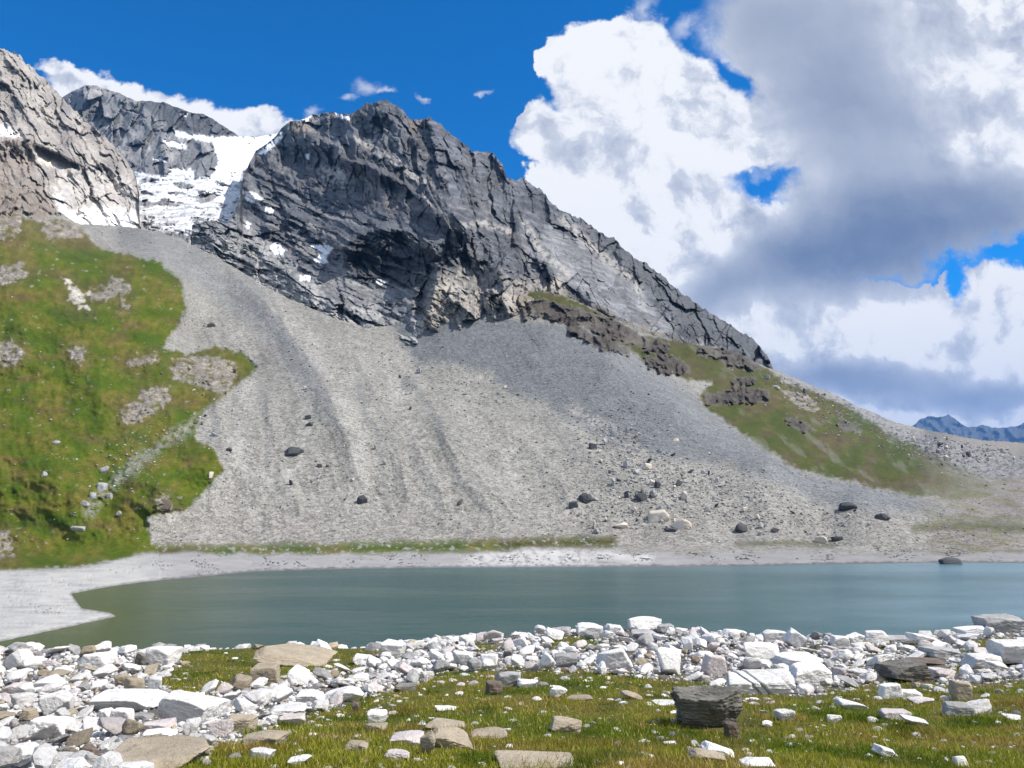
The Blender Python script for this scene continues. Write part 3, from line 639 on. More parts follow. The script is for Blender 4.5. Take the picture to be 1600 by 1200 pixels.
# ------------------------------------------------------------------ the pale cliff on the left
C_TOP = [(-700, 60), (-300, 20), (-60, 60), (0, 76), (20, 80), (32, 86), (40, 100), (52, 103), (56, 112), (70, 122), (80, 134), (92, 146), (102, 158), (118, 172), (130, 186), (150, 200), (165, 215), (180, 228), (195, 246), (205, 262), (213, 280), (218, 300), (214, 330), (222, 350), (240, 370)]
C_PTS = [(-600, 100, 1100), (-600, 400, 800), (-200, 100, 1200), (-200, 350, 850), (0, 80, 1500), (0, 200, 1250), (0, 300, 960), (60, 130, 1550), (60, 240, 1300), (60, 330, 1020), (120, 180, 1600), (120, 260, 1350), (130, 340, 1150), (200, 260, 1650), (190, 330, 1300), (215, 300, 1500), (230, 370, 1100)]
fC = rbf_fit(C_PTS)
C_RIDGES = [([(30, 86), (60, 150), (100, 200), (150, 250), (200, 290)], 40, 36), ([(0, 110), (20, 160), (60, 220), (110, 250)], 30, 30), ([(-20, 215), (45, 218), (60, 250), (50, 290), (90, 330)], 34, 50), ([(100, 250), (130, 262), (170, 262)], 16, 16), ([(150, 200), (180, 250), (210, 300)], 24, 22)]
def surfC(px, py):
    wx = fbm(px / 40, py / 40, 5, 201); wy = fbm(px / 40, py / 40, 5, 211); fine = fbm(px / 6, py / 8, 4, 221)
    Y = fC(px, py); s = Y / FPX
    qx, qy = px + wx * 12, py + wy * 12
    rel = 0.0
    for line, w_, h_ in C_RIDGES: rel = rel + h_ * ridge(qx, qy, line, w_ * 1.2, 1.1)
    rel = rel + 12 * facets((qx - qy * 0.5) / 26, qy / 60, 231) + 9 * facets((qx - qy * 0.5) / 11, qy / 26, 232) + 12 * (ridged((qx - qy * 0.5) / 22, qy / 60, 5, 233) - 0.4) + 2.5 * fine
    snowf = inside(px, py, [(88, 300), (110, 330), (150, 320), (205, 330), (222, 345), (200, 358), (118, 356), (92, 330)], 6, fine * 10 + wx * 6)
    fan = inside(px, py, [(52, 226), (66, 230), (100, 246), (122, 258), (120, 264), (80, 262), (58, 250)], 3, fine * 3)
    rel = rel * (1 - 0.8 * fan)
    col = np.zeros(px.shape + (3,)); col[:] = (0.36, 0.33, 0.30)
    col = mixcol(col, (0.20, 0.19, 0.185), smooth(-0.05, 0.4, wy + 0.3 * fine) * 0.7)
    col = mixcol(col, (0.46, 0.43, 0.385), smooth(0.0, 0.4, wx + 0.3 * fine) * 0.6)
    dk = inside(px, py, [(-60, 215), (48, 218), (55, 260), (70, 300), (95, 330), (40, 320), (-60, 300)], 5, wx * 10)
    col = mixcol(col, (0.27, 0.23, 0.195), dk * 0.75)
    col = mixcol(col, (0.66, 0.60, 0.53), fan)
    low = inside(px, py, [(90, 260), (200, 270), (215, 300), (222, 350), (100, 350)], 8, wx * 10)
    col = mixcol(col, (0.56, 0.53, 0.50), low * 0.6)
    col = mixcol(col, (0.86, 0.84, 0.82), np.maximum(snowf * 0.8, inside(px, py, [(-40, 190), (10, 195), (28, 212), (-40, 214)], 4, fine * 8)))
    col = col * (1 + 0.22 * fine)[..., None]
    return Y - rel * s * 1.5, col, np.zeros_like(px)
cols = np.concatenate([np.linspace(-700, -30, 60)[:-1], np.arange(-30, 241, 1.3)])
top = interp(cols, C_TOP) + 5 * (ridged(cols / 11, cols * 0, 4, 9) - 0.5) * -1 + 1.5 * fbm(cols / 4, cols * 0, 3, 4)
bot = np.maximum(interp(cols, A_TOP) + 40, top + 12)
pale = terrain('pale_cliff', cols, top, bot, 230, surfC, M_CLIFF)

# ------------------------------------------------------------------ the back peak, with the glacier that fills the saddle
D_TOP = [(40, 200), (80, 165), (104, 148), (118, 140), (134, 133), (150, 134), (170, 140), (192, 148), (214, 158), (232, 158), (256, 160), (282, 170), (300, 176), (316, 178), (330, 184), (348, 196), (372, 212), (400, 214), (420, 210), (440, 208), (470, 215), (500, 260)]
D_PTS = [(60, 200, 2500), (60, 360, 1700), (134, 135, 2500), (215, 158, 2500), (160, 220, 2250), (215, 270, 1950), (240, 210, 2250), (300, 176, 2500), (370, 212, 2500), (300, 220, 2250), (290, 245, 2100), (350, 240, 2250), (420, 212, 2600), (370, 268, 2050), (300, 280, 1850), (350, 300, 1750), (280, 320, 1600), (220, 290, 1800),
         (260, 355, 1400), (340, 350, 1450), (200, 350, 1450), (400, 350, 1500), (480, 260, 2300), (480, 400, 1500), (300, 400, 1250)]
fD = rbf_fit(D_PTS)
SNOW_D = [[(210, 268), (250, 274), (275, 266), (300, 278), (330, 276), (340, 268), (380, 268), (376, 290), (372, 320), (358, 352), (320, 360), (290, 366), (250, 362), (200, 352), (186, 340), (210, 320), (218, 300)],
          [(272, 203), (300, 210), (334, 212), (338, 222), (300, 218), (274, 212)], [(332, 214), (372, 212), (400, 212), (445, 205), (430, 226), (410, 236), (396, 250), (380, 270), (332, 274), (342, 250), (334, 232)],
          [(258, 218), (285, 224), (300, 234), (280, 232), (258, 226)], [(240, 245), (262, 248), (258, 254), (240, 250)], [(262, 262), (300, 266), (306, 276), (270, 274)], [(284, 176), (292, 178), (290, 182), (283, 180)]]
def surfD(px, py):
    wx = fbm(px / 40, py / 40, 5, 301); wy = fbm(px / 40, py / 40, 5, 311); fine = fbm(px / 6, py / 6, 4, 321)
    Y = fD(px, py); s = Y / FPX
    sn = np.zeros_like(px)
    for poly in SNOW_D: sn = np.maximum(sn, inside(px, py, poly, 2.0, fine * 5 + wx * 3))
    glac = inside(px, py, SNOW_D[0], 6)
    holes = glac * smooth(0.06, 0.26, fbm(px / 34, py / 12, 4, 331) + 0.25 * smooth(310, 350, py) * fine) * smooth(268, 285, py)
    streaks = glac * smooth(0.0, 0.3, fbm((px - py * 0.2) / 34, (py + px * 0.1) / 4, 4, 341) + 0.3 * smooth(290, 350, py) - 0.15) * 0.9
    crev = glac * smooth(0.55, 0.75, ridged((px + py * 0.2) / 16, (py - px * 0.15) / 5, 3, 345))
    rel = facets((px + wx * 8 + py * 0.3) / 30, (py + wy * 8) / 44, 351) * 20 + facets((px + py * 0.3) / 13, py / 20, 352) * 9 + (ridged((px + py * 0.3) / 30, py / 40, 4, 353) - .4) * 12 + 2 * fine + 10 * ridge(px, py, [(215, 158), (240, 200), (280, 240)], 30)
    rel = rel * (1 - 0.85 * sn * (1 - holes)) + sn * 7 * fbm(px / 30, py / 7, 4, 361) - sn * crev * 2.5
    col = np.zeros(px.shape + (3,)); col[:] = (0.19, 0.195, 0.205)
    col = mixcol(col, (0.40, 0.385, 0.37), smooth(0, 0.4, wx + 0.3 * fine) * 0.7)
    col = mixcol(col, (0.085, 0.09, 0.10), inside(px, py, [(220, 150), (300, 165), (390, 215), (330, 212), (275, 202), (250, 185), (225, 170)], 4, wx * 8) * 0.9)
    col = mixcol(col, (0.14, 0.145, 0.155), smooth(0.0, 0.4, wy) * 0.5)
    sn = np.clip(sn * (1 - 0.9 * holes), 0, 1)
    col = mixcol(col, (0.78, 0.79, 0.80), sn)
    col = mixcol(col, (0.40, 0.41, 0.42), sn * streaks); col = mixcol(col, (0.30, 0.34, 0.40), sn * crev * 0.7)
    return Y - rel * s * 1.5, col, sn
cols = np.arange(40, 500, 1.3)
top = interp(cols, D_TOP) + 2.5 * fbm(cols / 12, cols * 0, 4, 9)
bot = np.full_like(cols, 420.0)
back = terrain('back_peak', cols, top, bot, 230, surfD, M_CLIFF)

# ------------------------------------------------------------------ far range
E_TOP = [(1340, 705), (1380, 694), (1410, 675), (1428, 664), (1440, 654), (1452, 650), (1462, 652), (1474, 651), (1482, 648), (1492, 654), (1502, 662), (1514, 668), (1526, 666), (1536, 664), (1550, 668), (1570, 668), (1590, 666), (1600, 660), (1630, 648), (1700, 645), (1900, 650)]
def surfE(px, py):
    wx = ridged(px / 22, py / 22, 5, 401)
    Y = 20000 - (py - 650) * 60.0
    col = np.zeros(px.shape + (3,)); col[:] = (0.09, 0.10, 0.11)
    return Y - wx * 700, col, np.zeros_like(px)
cols = np.arange(1340, 1900, 2.0)
top = interp(cols, E_TOP) + 2.0 * fbm(cols / 9, cols * 0, 4, 9); bot = np.full_like(cols, 735.0)
far = terrain('far_mountains', cols, top, bot, 40, surfE, M_FAR)

# ------------------------------------------------------------------ lake bed and valley floor, one sheet
bm_v = np.array([(-8000, -2000, -9), (23000, -2000, -9), (23000, 23000, -9), (-8000, 23000, -9)], float)
vf = mesh_np('valley_floor', bm_v, np.array([[0, 1, 2, 3]]), M_SLOPE, True, {'albedo': np.tile((0.25, 0.24, 0.22), (4, 1)), 'grass': np.zeros(4)}); vf['kind'] = 'structure'

# ------------------------------------------------------------------ the lake
m, n, p, o_ = new_mat('lake_water')
P = pos(); sp = E.nt.nodes.new('ShaderNodeSeparateXYZ'); E.nt.links.new(P, sp.inputs[0]); wx_, wy_ = E(sp.outputs[0]), E(sp.outputs[1])
shal = attr('shallow', 'Fac')
cw = mixc(shal, (0.014, 0.068, 0.068), (0.075, 0.095, 0.038))
sky_sheen = attr('sky_sheen', 'Fac'); cw = mixc(sky_sheen, cw, (0.13, 0.235, 0.275))  # pale sky reflection painted into the water's base colour
E.nt.links.new(cw.s, p.inputs['Base Color'])
p.inputs['Roughness'].default_value = 0.16; p.inputs['IOR'].default_value = 1.33; p.inputs['Specular IOR Level'].default_value = 0.28
gust = sstep(nnoise(comb(wx_ * 0.012, wy_ * 0.05, 5.0), 1.0, 3, 0.6), 0.35, 0.65)
rip = (nnoise(comb(wx_ * 0.8, wy_ * 1.6, 0.0), 1.6, 4, 0.6) + nnoise(comb(wx_ * 0.15, wy_ * 0.5, 2.0), 1.0, 3, 0.6) * 1.5) * (gust * 1.1 + 0.55)
bump(p, rip, 0.13)
cols = np.linspace(-900, 2400, 240); rows = np.linspace(862, 1090, 90)
PX, PY = np.meshgrid(cols, rows); X, Z = tdir(PX, PY); Yw = np.clip(EYE_Z / -Z, 0, 420)
V = np.stack([X * Yw, Yw, np.zeros_like(Yw)], -1).reshape(-1, 3)
sh = np.clip(1 - psd(PX, PY, WATER) / 330.0, 0, 1) * smooth(520, 120, PX) 
sheen = smooth(850, 1650, PX) * (0.75 + 0.4 * fbm(PX / 200, PY / 14, 3, 66)) * smooth(1040, 960, PY) ; sheen = sheen + 0.35 * smooth(900, 884, PY) * smooth(400, 800, PX)  # painted sky reflection, stronger to the right and along the far shore
lake = mesh_np('lake', V, grid_faces(90, 240), m, True, {'shallow': np.clip(sh.ravel(), 0, 1), 'sky_sheen': np.clip(sheen.ravel(), 0, 1)}); lake['kind'] = 'structure'

# ------------------------------------------------------------------ air
m = bpy.data.materials.new('mountain_air'); m.use_nodes = True; n = m.node_tree; n.nodes.clear()
o_ = n.nodes.new('ShaderNodeOutputMaterial'); vv = n.nodes.new('ShaderNodeVolumePrincipled')
vv.inputs['Color'].default_value = (0.20, 0.48, 1.0, 1); vv.inputs['Density'].default_value = 2.6e-5; vv.inputs['Anisotropy'].default_value = 0.0
n.links.new(vv.outputs[0], o_.inputs['Volume'])
x0, x1, y0, y1, z0, z1 = -9000, 24000, -2500, 24000, -11, 2400
hv = np.array([(x, y, z) for z in (z0, z1) for y in (y0, y1) for x in (x0, x1)], float)
hz = mesh_np('haze', hv, np.array([[0, 2, 3, 1], [4, 5, 7, 6], [0, 1, 5, 4], [2, 6, 7, 3], [0, 4, 6, 2], [1, 3, 7, 5]]), m, False); hz['kind'] = 'stuff'
hz['label'] = 'thin blue mountain air'; hz['category'] = 'haze'

# ------------------------------------------------------------------ the near hillside
CREST = [(-700, 1035), (0, 1022), (200, 1022), (400, 1016), (560, 1016), (700, 1004), (860, 992), (1000, 984), (1200, 1000), (1400, 1004), (1520, 992), (1600, 984), (1900, 970), (2300, 960)]
_CX = np.array([tan_dir(p[0], p[1])[0] for p in CREST]); _CZ = np.array([tan_dir(p[0], p[1])[1] for p in CREST])
H_Y = np.array([0, 2, 5, 8, 12, 19, 32.0]); H_H = np.array([1.60, 1.62, 1.71, 2.42, 3.20, 4.33, 6.10])
YC = 32.0
def near_h(x, y):
    """height of the near ground below the eye"""
    x = np.asarray(x, float); y = np.asarray(y, float)
    h = np.interp(y, H_Y, H_H)
    hc = -np.interp(x / np.maximum(y, 4.0), _CX, _CZ) * YC
    h = h + (hc - 6.10) * smooth(12, 32, np.minimum(y, 32))
    past = np.maximum(y - YC, 0)
    h = h + past * 0.16 + np.minimum(past, 20) ** 2 * 0.006 + np.maximum(past - 20, 0) * 0.16
    h = h - 0.10 * fbm(x / 2.3, y / 2.3, 4, 501) * smooth(1, 5, y) - 0.22 * fbm(x / 6.5, y / 6.5, 2, 511) * smooth(3, 9, y) * smooth(40, 26, y)
    return h
def near_z(x, y): return EYE_Z - near_h(x, y)
RUBBLE = [  # pixel outlines of the pale rubble bands
    [(-900, 1020), (250, 1012), (285, 1040), (245, 1060), (262, 1090), (330, 1085), (380, 1075), (470, 1060), (560, 1050), (600, 1000), (700, 998), (860, 984), (1000, 968), (1200, 986), (1400, 994), (1540, 978), (1600, 960), (2400, 930), (2400, 1050), (1600, 1060), (1540, 1066),
     (1460, 1074), (1380, 1066), (1300, 1082), (1240, 1088), (1150, 1080), (1100, 1062), (1030, 1060), (960, 1052), (880, 1046), (800, 1046), (700, 1046), (650, 1070), (570, 1090), (480, 1120), (410, 1140), (350, 1165), (300, 1200), (-900, 1500)]]
TURF = [[(275, 1020), (390, 1012), (480, 1016), (590, 1012), (590, 1040), (500, 1044), (400, 1045), (320, 1040), (290, 1050)], [(250, 1060), (300, 1056), (370, 1060), (360, 1085), (330, 1085), (262, 1082)], [(400, 1055), (460, 1045), (500, 1050), (450, 1072)],
        [(850, 998), (900, 994), (960, 1008), (920, 1018), (850, 1014)], [(740, 1004), (790, 1006), (780, 1024), (740, 1020)], [(1255, 1010), (1300, 1012), (1290, 1024), (1260, 1022)], [(1380, 1008), (1440, 1006), (1430, 1020), (1370, 1022)],
        [(1500, 1000), (1600, 996), (1600, 1024), (1540, 1020), (1500, 1018)], [(1370, 1046), (1400, 1040), (1395, 1066), (1370, 1066)], [(1450, 1044), (1530, 1038), (1540, 1050), (1460, 1056)]]
def to_px(x, y, z):
    X = x / y; Z = (z - EYE_Z) / y
    cp, sp_ = math.cos(PITCH), math.sin(PITCH)
    cy = (Z * cp - sp_) / (cp + Z * sp_)
    den = cp - cy * sp_
    return 800 + FPX * X * den, 600 - FPX * cy
def rubble_mask(px, py):
    r = np.zeros(np.shape(px)) - 1e3
    for poly in RUBBLE: r = np.maximum(r, psd(px, py, poly))
    t = np.zeros(np.shape(px)) - 1e3
    for poly in TURF: t = np.maximum(t, psd(px, py, poly))
    return np.minimum(r, -t)
u_ = np.concatenate([np.linspace(-2.6, -0.85, 60)[:-1], np.linspace(-0.85, 0.85, 560), np.linspace(0.85, 2.6, 60)[1:]])
yy = np.concatenate([np.linspace(-6, 1.5, 12)[:-1], np.geomspace(1.5, 60, 340), np.geomspace(61, 150, 30)])
UU, YY = np.meshgrid(u_, yy); XX = UU * np.maximum(YY, 3.0)
ZZ = near_z(XX, np.maximum(YY, 0.1))
PXn, PYn = to_px(XX, np.maximum(YY, 1.5), ZZ)
wob = 14 * fbm(PXn / 50, PYn / 25, 3, 601) + 8 * fbm(PXn / 12, PYn / 8, 3, 611)
rm = smooth(-6, 6, rubble_mask(PXn, PYn) + wob); rm = np.maximum(rm, smooth(33, 40, YY))
soil = fbm(XX / 1.1, YY / 1.1, 4, 621)
c = np.zeros(XX.shape + (3,)); c[:] = (0.11, 0.115, 0.025)
c = mixcol(c, (0.13, 0.10, 0.05), smooth(-0.1, 0.4, soil) * 0.7)
c = mixcol(c, (0.055, 0.080, 0.012), smooth(-0.05, 0.4, fbm(XX / 2.6, YY / 2.6, 3, 631)) * 0.7)
gr_ = np.zeros(XX.shape + (3,)); gr_[:] = (0.15, 0.14, 0.125); gr_ = gr_ * (1 + 0.4 * fbm(XX / 0.3, YY / 0.3, 3, 641))[..., None]
c = c * (1 - rm)[..., None] + gr_ * rm[..., None]
m, n, p, o_ = new_mat('near_ground')
P = pos(); base = attr('albedo'); g = attr('grass', 'Fac')
n1 = nnoise(P, 3.0, 6, 0.65); n2 = nnoise(P, 40.0, 4, 0.6)
k = 1.0 + (n1 - 0.5) * 0.8 + (n2 - 0.5) * 0.8
s_ = E.nt.nodes.new('ShaderNodeVectorMath'); s_.operation = 'SCALE'; E.nt.links.new(base.s, s_.inputs[0]); E.nt.links.new(k.s, s_.inputs[3])
E.nt.links.new(s_.outputs[0], p.inputs['Base Color']); p.inputs['Roughness'].default_value = 0.95; p.inputs['Specular IOR Level'].default_value = 0.1
bump(p, n1 + n2 * 0.5, 0.05)
near = mesh_np('near_ground', np.stack([XX, YY, ZZ], -1).reshape(-1, 3), grid_faces(*XX.shape), m, True, {'albedo': np.clip(c.reshape(-1, 3), 0.01, 0.9), 'grass': 1 - rm.ravel()})
near['kind'] = 'structure'

# ------------------------------------------------------------------ rock materials
def rock_mat(name, c0, c1, c2, lichen=0.25, vein=0.0, strata=0.0, sat=0.0):
    m, n, p, o = new_mat(name)
    O = objco(); inf = E.nt.nodes.new('ShaderNodeObjectInfo'); rnd = E(inf.outputs['Random'])
    mp = E.nt.nodes.new('ShaderNodeVectorMath'); mp.operation = 'ADD'; E.nt.links.new(O, mp.inputs[0]); E.nt.links.new(comb(rnd * 37.0, rnd * 91.0, rnd * 17.0), mp.inputs[1]); O = mp.outputs[0]
    n1 = nnoise(O, 3.5, 6, 0.62); n2 = nnoise(O, 16.0, 6, 0.68); n3 = nnoise(O, 70.0, 3, 0.6)
    col = mixc(sstep(n1, 0.38, 0.62), c0, c1)
    col = mixc(sstep(n2, 0.54, 0.68) * lichen, col, c2)
    if vein:
        sv = E.nt.nodes.new('ShaderNodeMapping'); sv.inputs['Scale'].default_value = (1.0, 7.0, 2.0); sv.inputs['Rotation'].default_value = (0.3, 0.5, 0.9); E.nt.links.new(O, sv.inputs[0])
        nv = nnoise(sv.outputs[0], 2.2, 5, 0.65, dist=0.6)
        col = mixc(sstep(nv, 0.56, 0.66) * vein, col, c2)
    k = 0.86 + rnd * 0.26 + (n3 - 0.5) * 0.35
    s = E.nt.nodes.new('ShaderNodeVectorMath'); s.operation = 'SCALE'; E.nt.links.new(col.s, s.inputs[0]); E.nt.links.new(k.s, s.inputs[3])
    E.nt.links.new(s.outputs[0], p.inputs['Base Color']); p.inputs['Roughness'].default_value = 0.82; p.inputs['Specular IOR Level'].default_value = 0.25
    h = n1 * 0.8 + n2 * 0.7 + n3 * 0.25
    if strata:
        sv = E.nt.nodes.new('ShaderNodeMapping'); sv.inputs['Scale'].default_value = (0.8, 0.8, 9.0); sv.inputs['Rotation'].default_value = (0.1, 0.12, 0); E.nt.links.new(O, sv.inputs[0])
        h = h + nnoise(sv.outputs[0], 3.0, 5, 0.65, dist=0.4) * strata
    bump(p, h, 0.035)
    return m
RM = {
    'white': rock_mat('white_rock', (0.86, 0.84, 0.80), (0.77, 0.75, 0.71), (0.30, 0.29, 0.285), 0.55, 0.35),
    'pink': rock_mat('pinkish_rock', (0.68, 0.62, 0.59), (0.58, 0.52, 0.49), (0.27, 0.24, 0.23), 0.5, 0.3),
    'grey': rock_mat('grey_rock', (0.46, 0.455, 0.44), (0.34, 0.335, 0.325), (0.11, 0.11, 0.11), 0.6, 0.3, 0.6),
    'tan': rock_mat('tan_rock', (0.46, 0.39, 0.285), (0.38, 0.32, 0.235), (0.17, 0.15, 0.12), 0.5, 0.25, 0.8),
    'brown': rock_mat('brown_rock', (0.20, 0.155, 0.12), (0.14, 0.11, 0.09), (0.07, 0.06, 0.05), 0.5, 0.2, 0.6),
    'dark': rock_mat('dark_rock', (0.26, 0.245, 0.21), (0.14, 0.135, 0.115), (0.40, 0.37, 0.31), 0.45, 0.35, 2.4),
    'black': rock_mat('black_rock', (0.085, 0.087, 0.092), (0.055, 0.058, 0.064), (0.16, 0.16, 0.155), 0.4, 0.2, 1.0),
    'cream': rock_mat('cream_rock', (0.68, 0.60, 0.50), (0.56, 0.49, 0.41), (0.30, 0.26, 0.22), 0.4, 0.2),
}
_ICO = {}
def ico(k):
    if k not in _ICO:
        bm = bmesh.new(); bmesh.ops.create_icosphere(bm, subdivisions=k, radius=1.0)
        _ICO[k] = (np.array([v.co[:] for v in bm.verts], np.float32), np.array([[v.index for v in f.verts] for f in bm.faces], np.int32)); bm.free()
    return _ICO[k]
def rock_shape(seed, sx, sy, sz, k=4, planes=9, sharp=60.0, rough=0.06, strata=0.0, blocky=0.3, tilt=(0, 0), cracks=0):
    """an angular stone: a rounded intersection of random planes, roughened; sx, sy, sz = full size"""
    r = np.random.RandomState(seed)
    D, F = ico(k)
    N = r.randn(planes, 3); N /= np.linalg.norm(N, axis=1)[:, None]
    if blocky > 0:
        ax = np.array([(1, 0, 0), (-1, 0, 0), (0, 1, 0), (0, -1, 0), (0, 0, 1), (0, 0, -1)], float) + r.randn(6, 3) * 0.16
        ax /= np.linalg.norm(ax, axis=1)[:, None]; N = np.concatenate([ax, N])
        H = np.concatenate([r.uniform(0.55, 0.72, 6) + (1 - blocky) * 0.12, r.uniform(0.74, 1.0, planes)])
    else: H = r.uniform(0.6, 0.95, planes)
    Dt = D @ N.T.astype(np.float32)
    q = np.maximum(Dt, 0.02) / H[None]
    R = (np.sum(q ** sharp, 1)) ** (-1.0 / sharp)
    R = np.minimum(R, 1.25)
    P = D * R[:, None]
    nz = fbm3(P * 2.1 + seed % 97, 4, seed % 13)
    nz2 = fbm3(P * 7.5 + seed % 53, 3, seed % 11)
    P = P * (1 + rough * 1.5 * nz + rough * 0.7 * nz2)[:, None]
    if strata:
        a = P[:, 2] * 7.0 + P[:, 0] * 0.8 + 0.9 * nz; st = np.abs(a - np.floor(a) - 0.5) * 2
        P[:, :2] *= (1 - strata * np.clip(1 - st * 2.2, 0, 1) * (0.6 + nz))[:, None]
        P[:, 2] *= 1 - strata * 0.3 * nz2
    for c_ in range(cracks):
        pl = np.array([1.0, 0.12, 0.22]) + r.randn(3) * 0.03; pl /= np.linalg.norm(pl); off = -0.55 + 1.1 * (c_ + 0.5) / cracks + r.uniform(-0.1, 0.1)
        dd = np.abs(P @ pl - off + 0.05 * nz)
        P *= (1 - 0.20 * np.clip(1 - dd / 0.045, 0, 1))[:, None]
    mn, mx_ = P.min(0), P.max(0)
    P = (P - (mn + mx_) / 2) / (mx_ - mn)
    if tilt != (0, 0):
        ca, sa = math.cos(math.radians(tilt[0])), math.sin(math.radians(tilt[0]))
        Q = P * np.array([sx, sy, sz]); x, z = Q[:, 0] * ca - Q[:, 2] * sa, Q[:, 0] * sa + Q[:, 2] * ca; Q[:, 0], Q[:, 2] = x, z
        mn, mx_ = Q.min(0), Q.max(0); P = (Q - (mn + mx_) / 2) / (mx_ - mn)
    P = P * np.array([sx, sy, sz], np.float32)
    P[:, 2] += sz * 0.5
    return P, F
def hit_near(px, py):
    X, Z = tan_dir(px, py)
    ys = np.geomspace(2.0, 40, 500); h = near_h(X * ys, ys)
    b = np.where(-Z * ys >= h)[0]
    y = ys[b[0]] if len(b) else YC
    return X * y, float(min(y, YC + 1.5))
SRC = []
def place_rock(name, px0, px1, top_, base, kind, label, seed, fam='near', k=4, depth=0.85, sink=0.14, group=None, **kw):
    """a stone whose foot stands where the sight line through the middle of its base meets the ground"""
    pxm = 0.5 * (px0 + px1)
    if fam == 'near': x, y = hit_near(pxm, base - (base - top_) * 0.12); z = float(near_z(x, y))
    else:
        X, Z = tan_dir(pxm, base); y = fam; x = X * y; z = EYE_Z + Z * y
    s = y / FPX * (1.0 + 0.0)
    w_ = (px1 - px0) * s; h_ = (base - top_) * s
    # the top is seen from above, so part of the seen height is depth
    look = min(0.6, (EYE_Z - z) / y)
    dpt = w_ * depth; hh = max(h_ - dpt * look * kw.pop('lk', 0.75), h_ * 0.45) * (1 + sink)
    P, F = rock_shape(seed, w_ * 1.04, dpt, hh, k, **kw)
    o = mesh_np(name, P, F, RM[kind], True)
    o.location = (x, y + dpt * 0.35, z - hh * sink)
    if fam == 'near': o.location.z = min(float(near_z(x, y + dpt * 0.3)), z) - hh * sink * 0.8
    o['label'] = label; o['category'] = 'rock' if w_ < 1.5 else 'boulder'
    if group: o['group'] = group
    SRC.append((o, pxm, 0.5 * (top_ + base), px1 - px0))
    return o

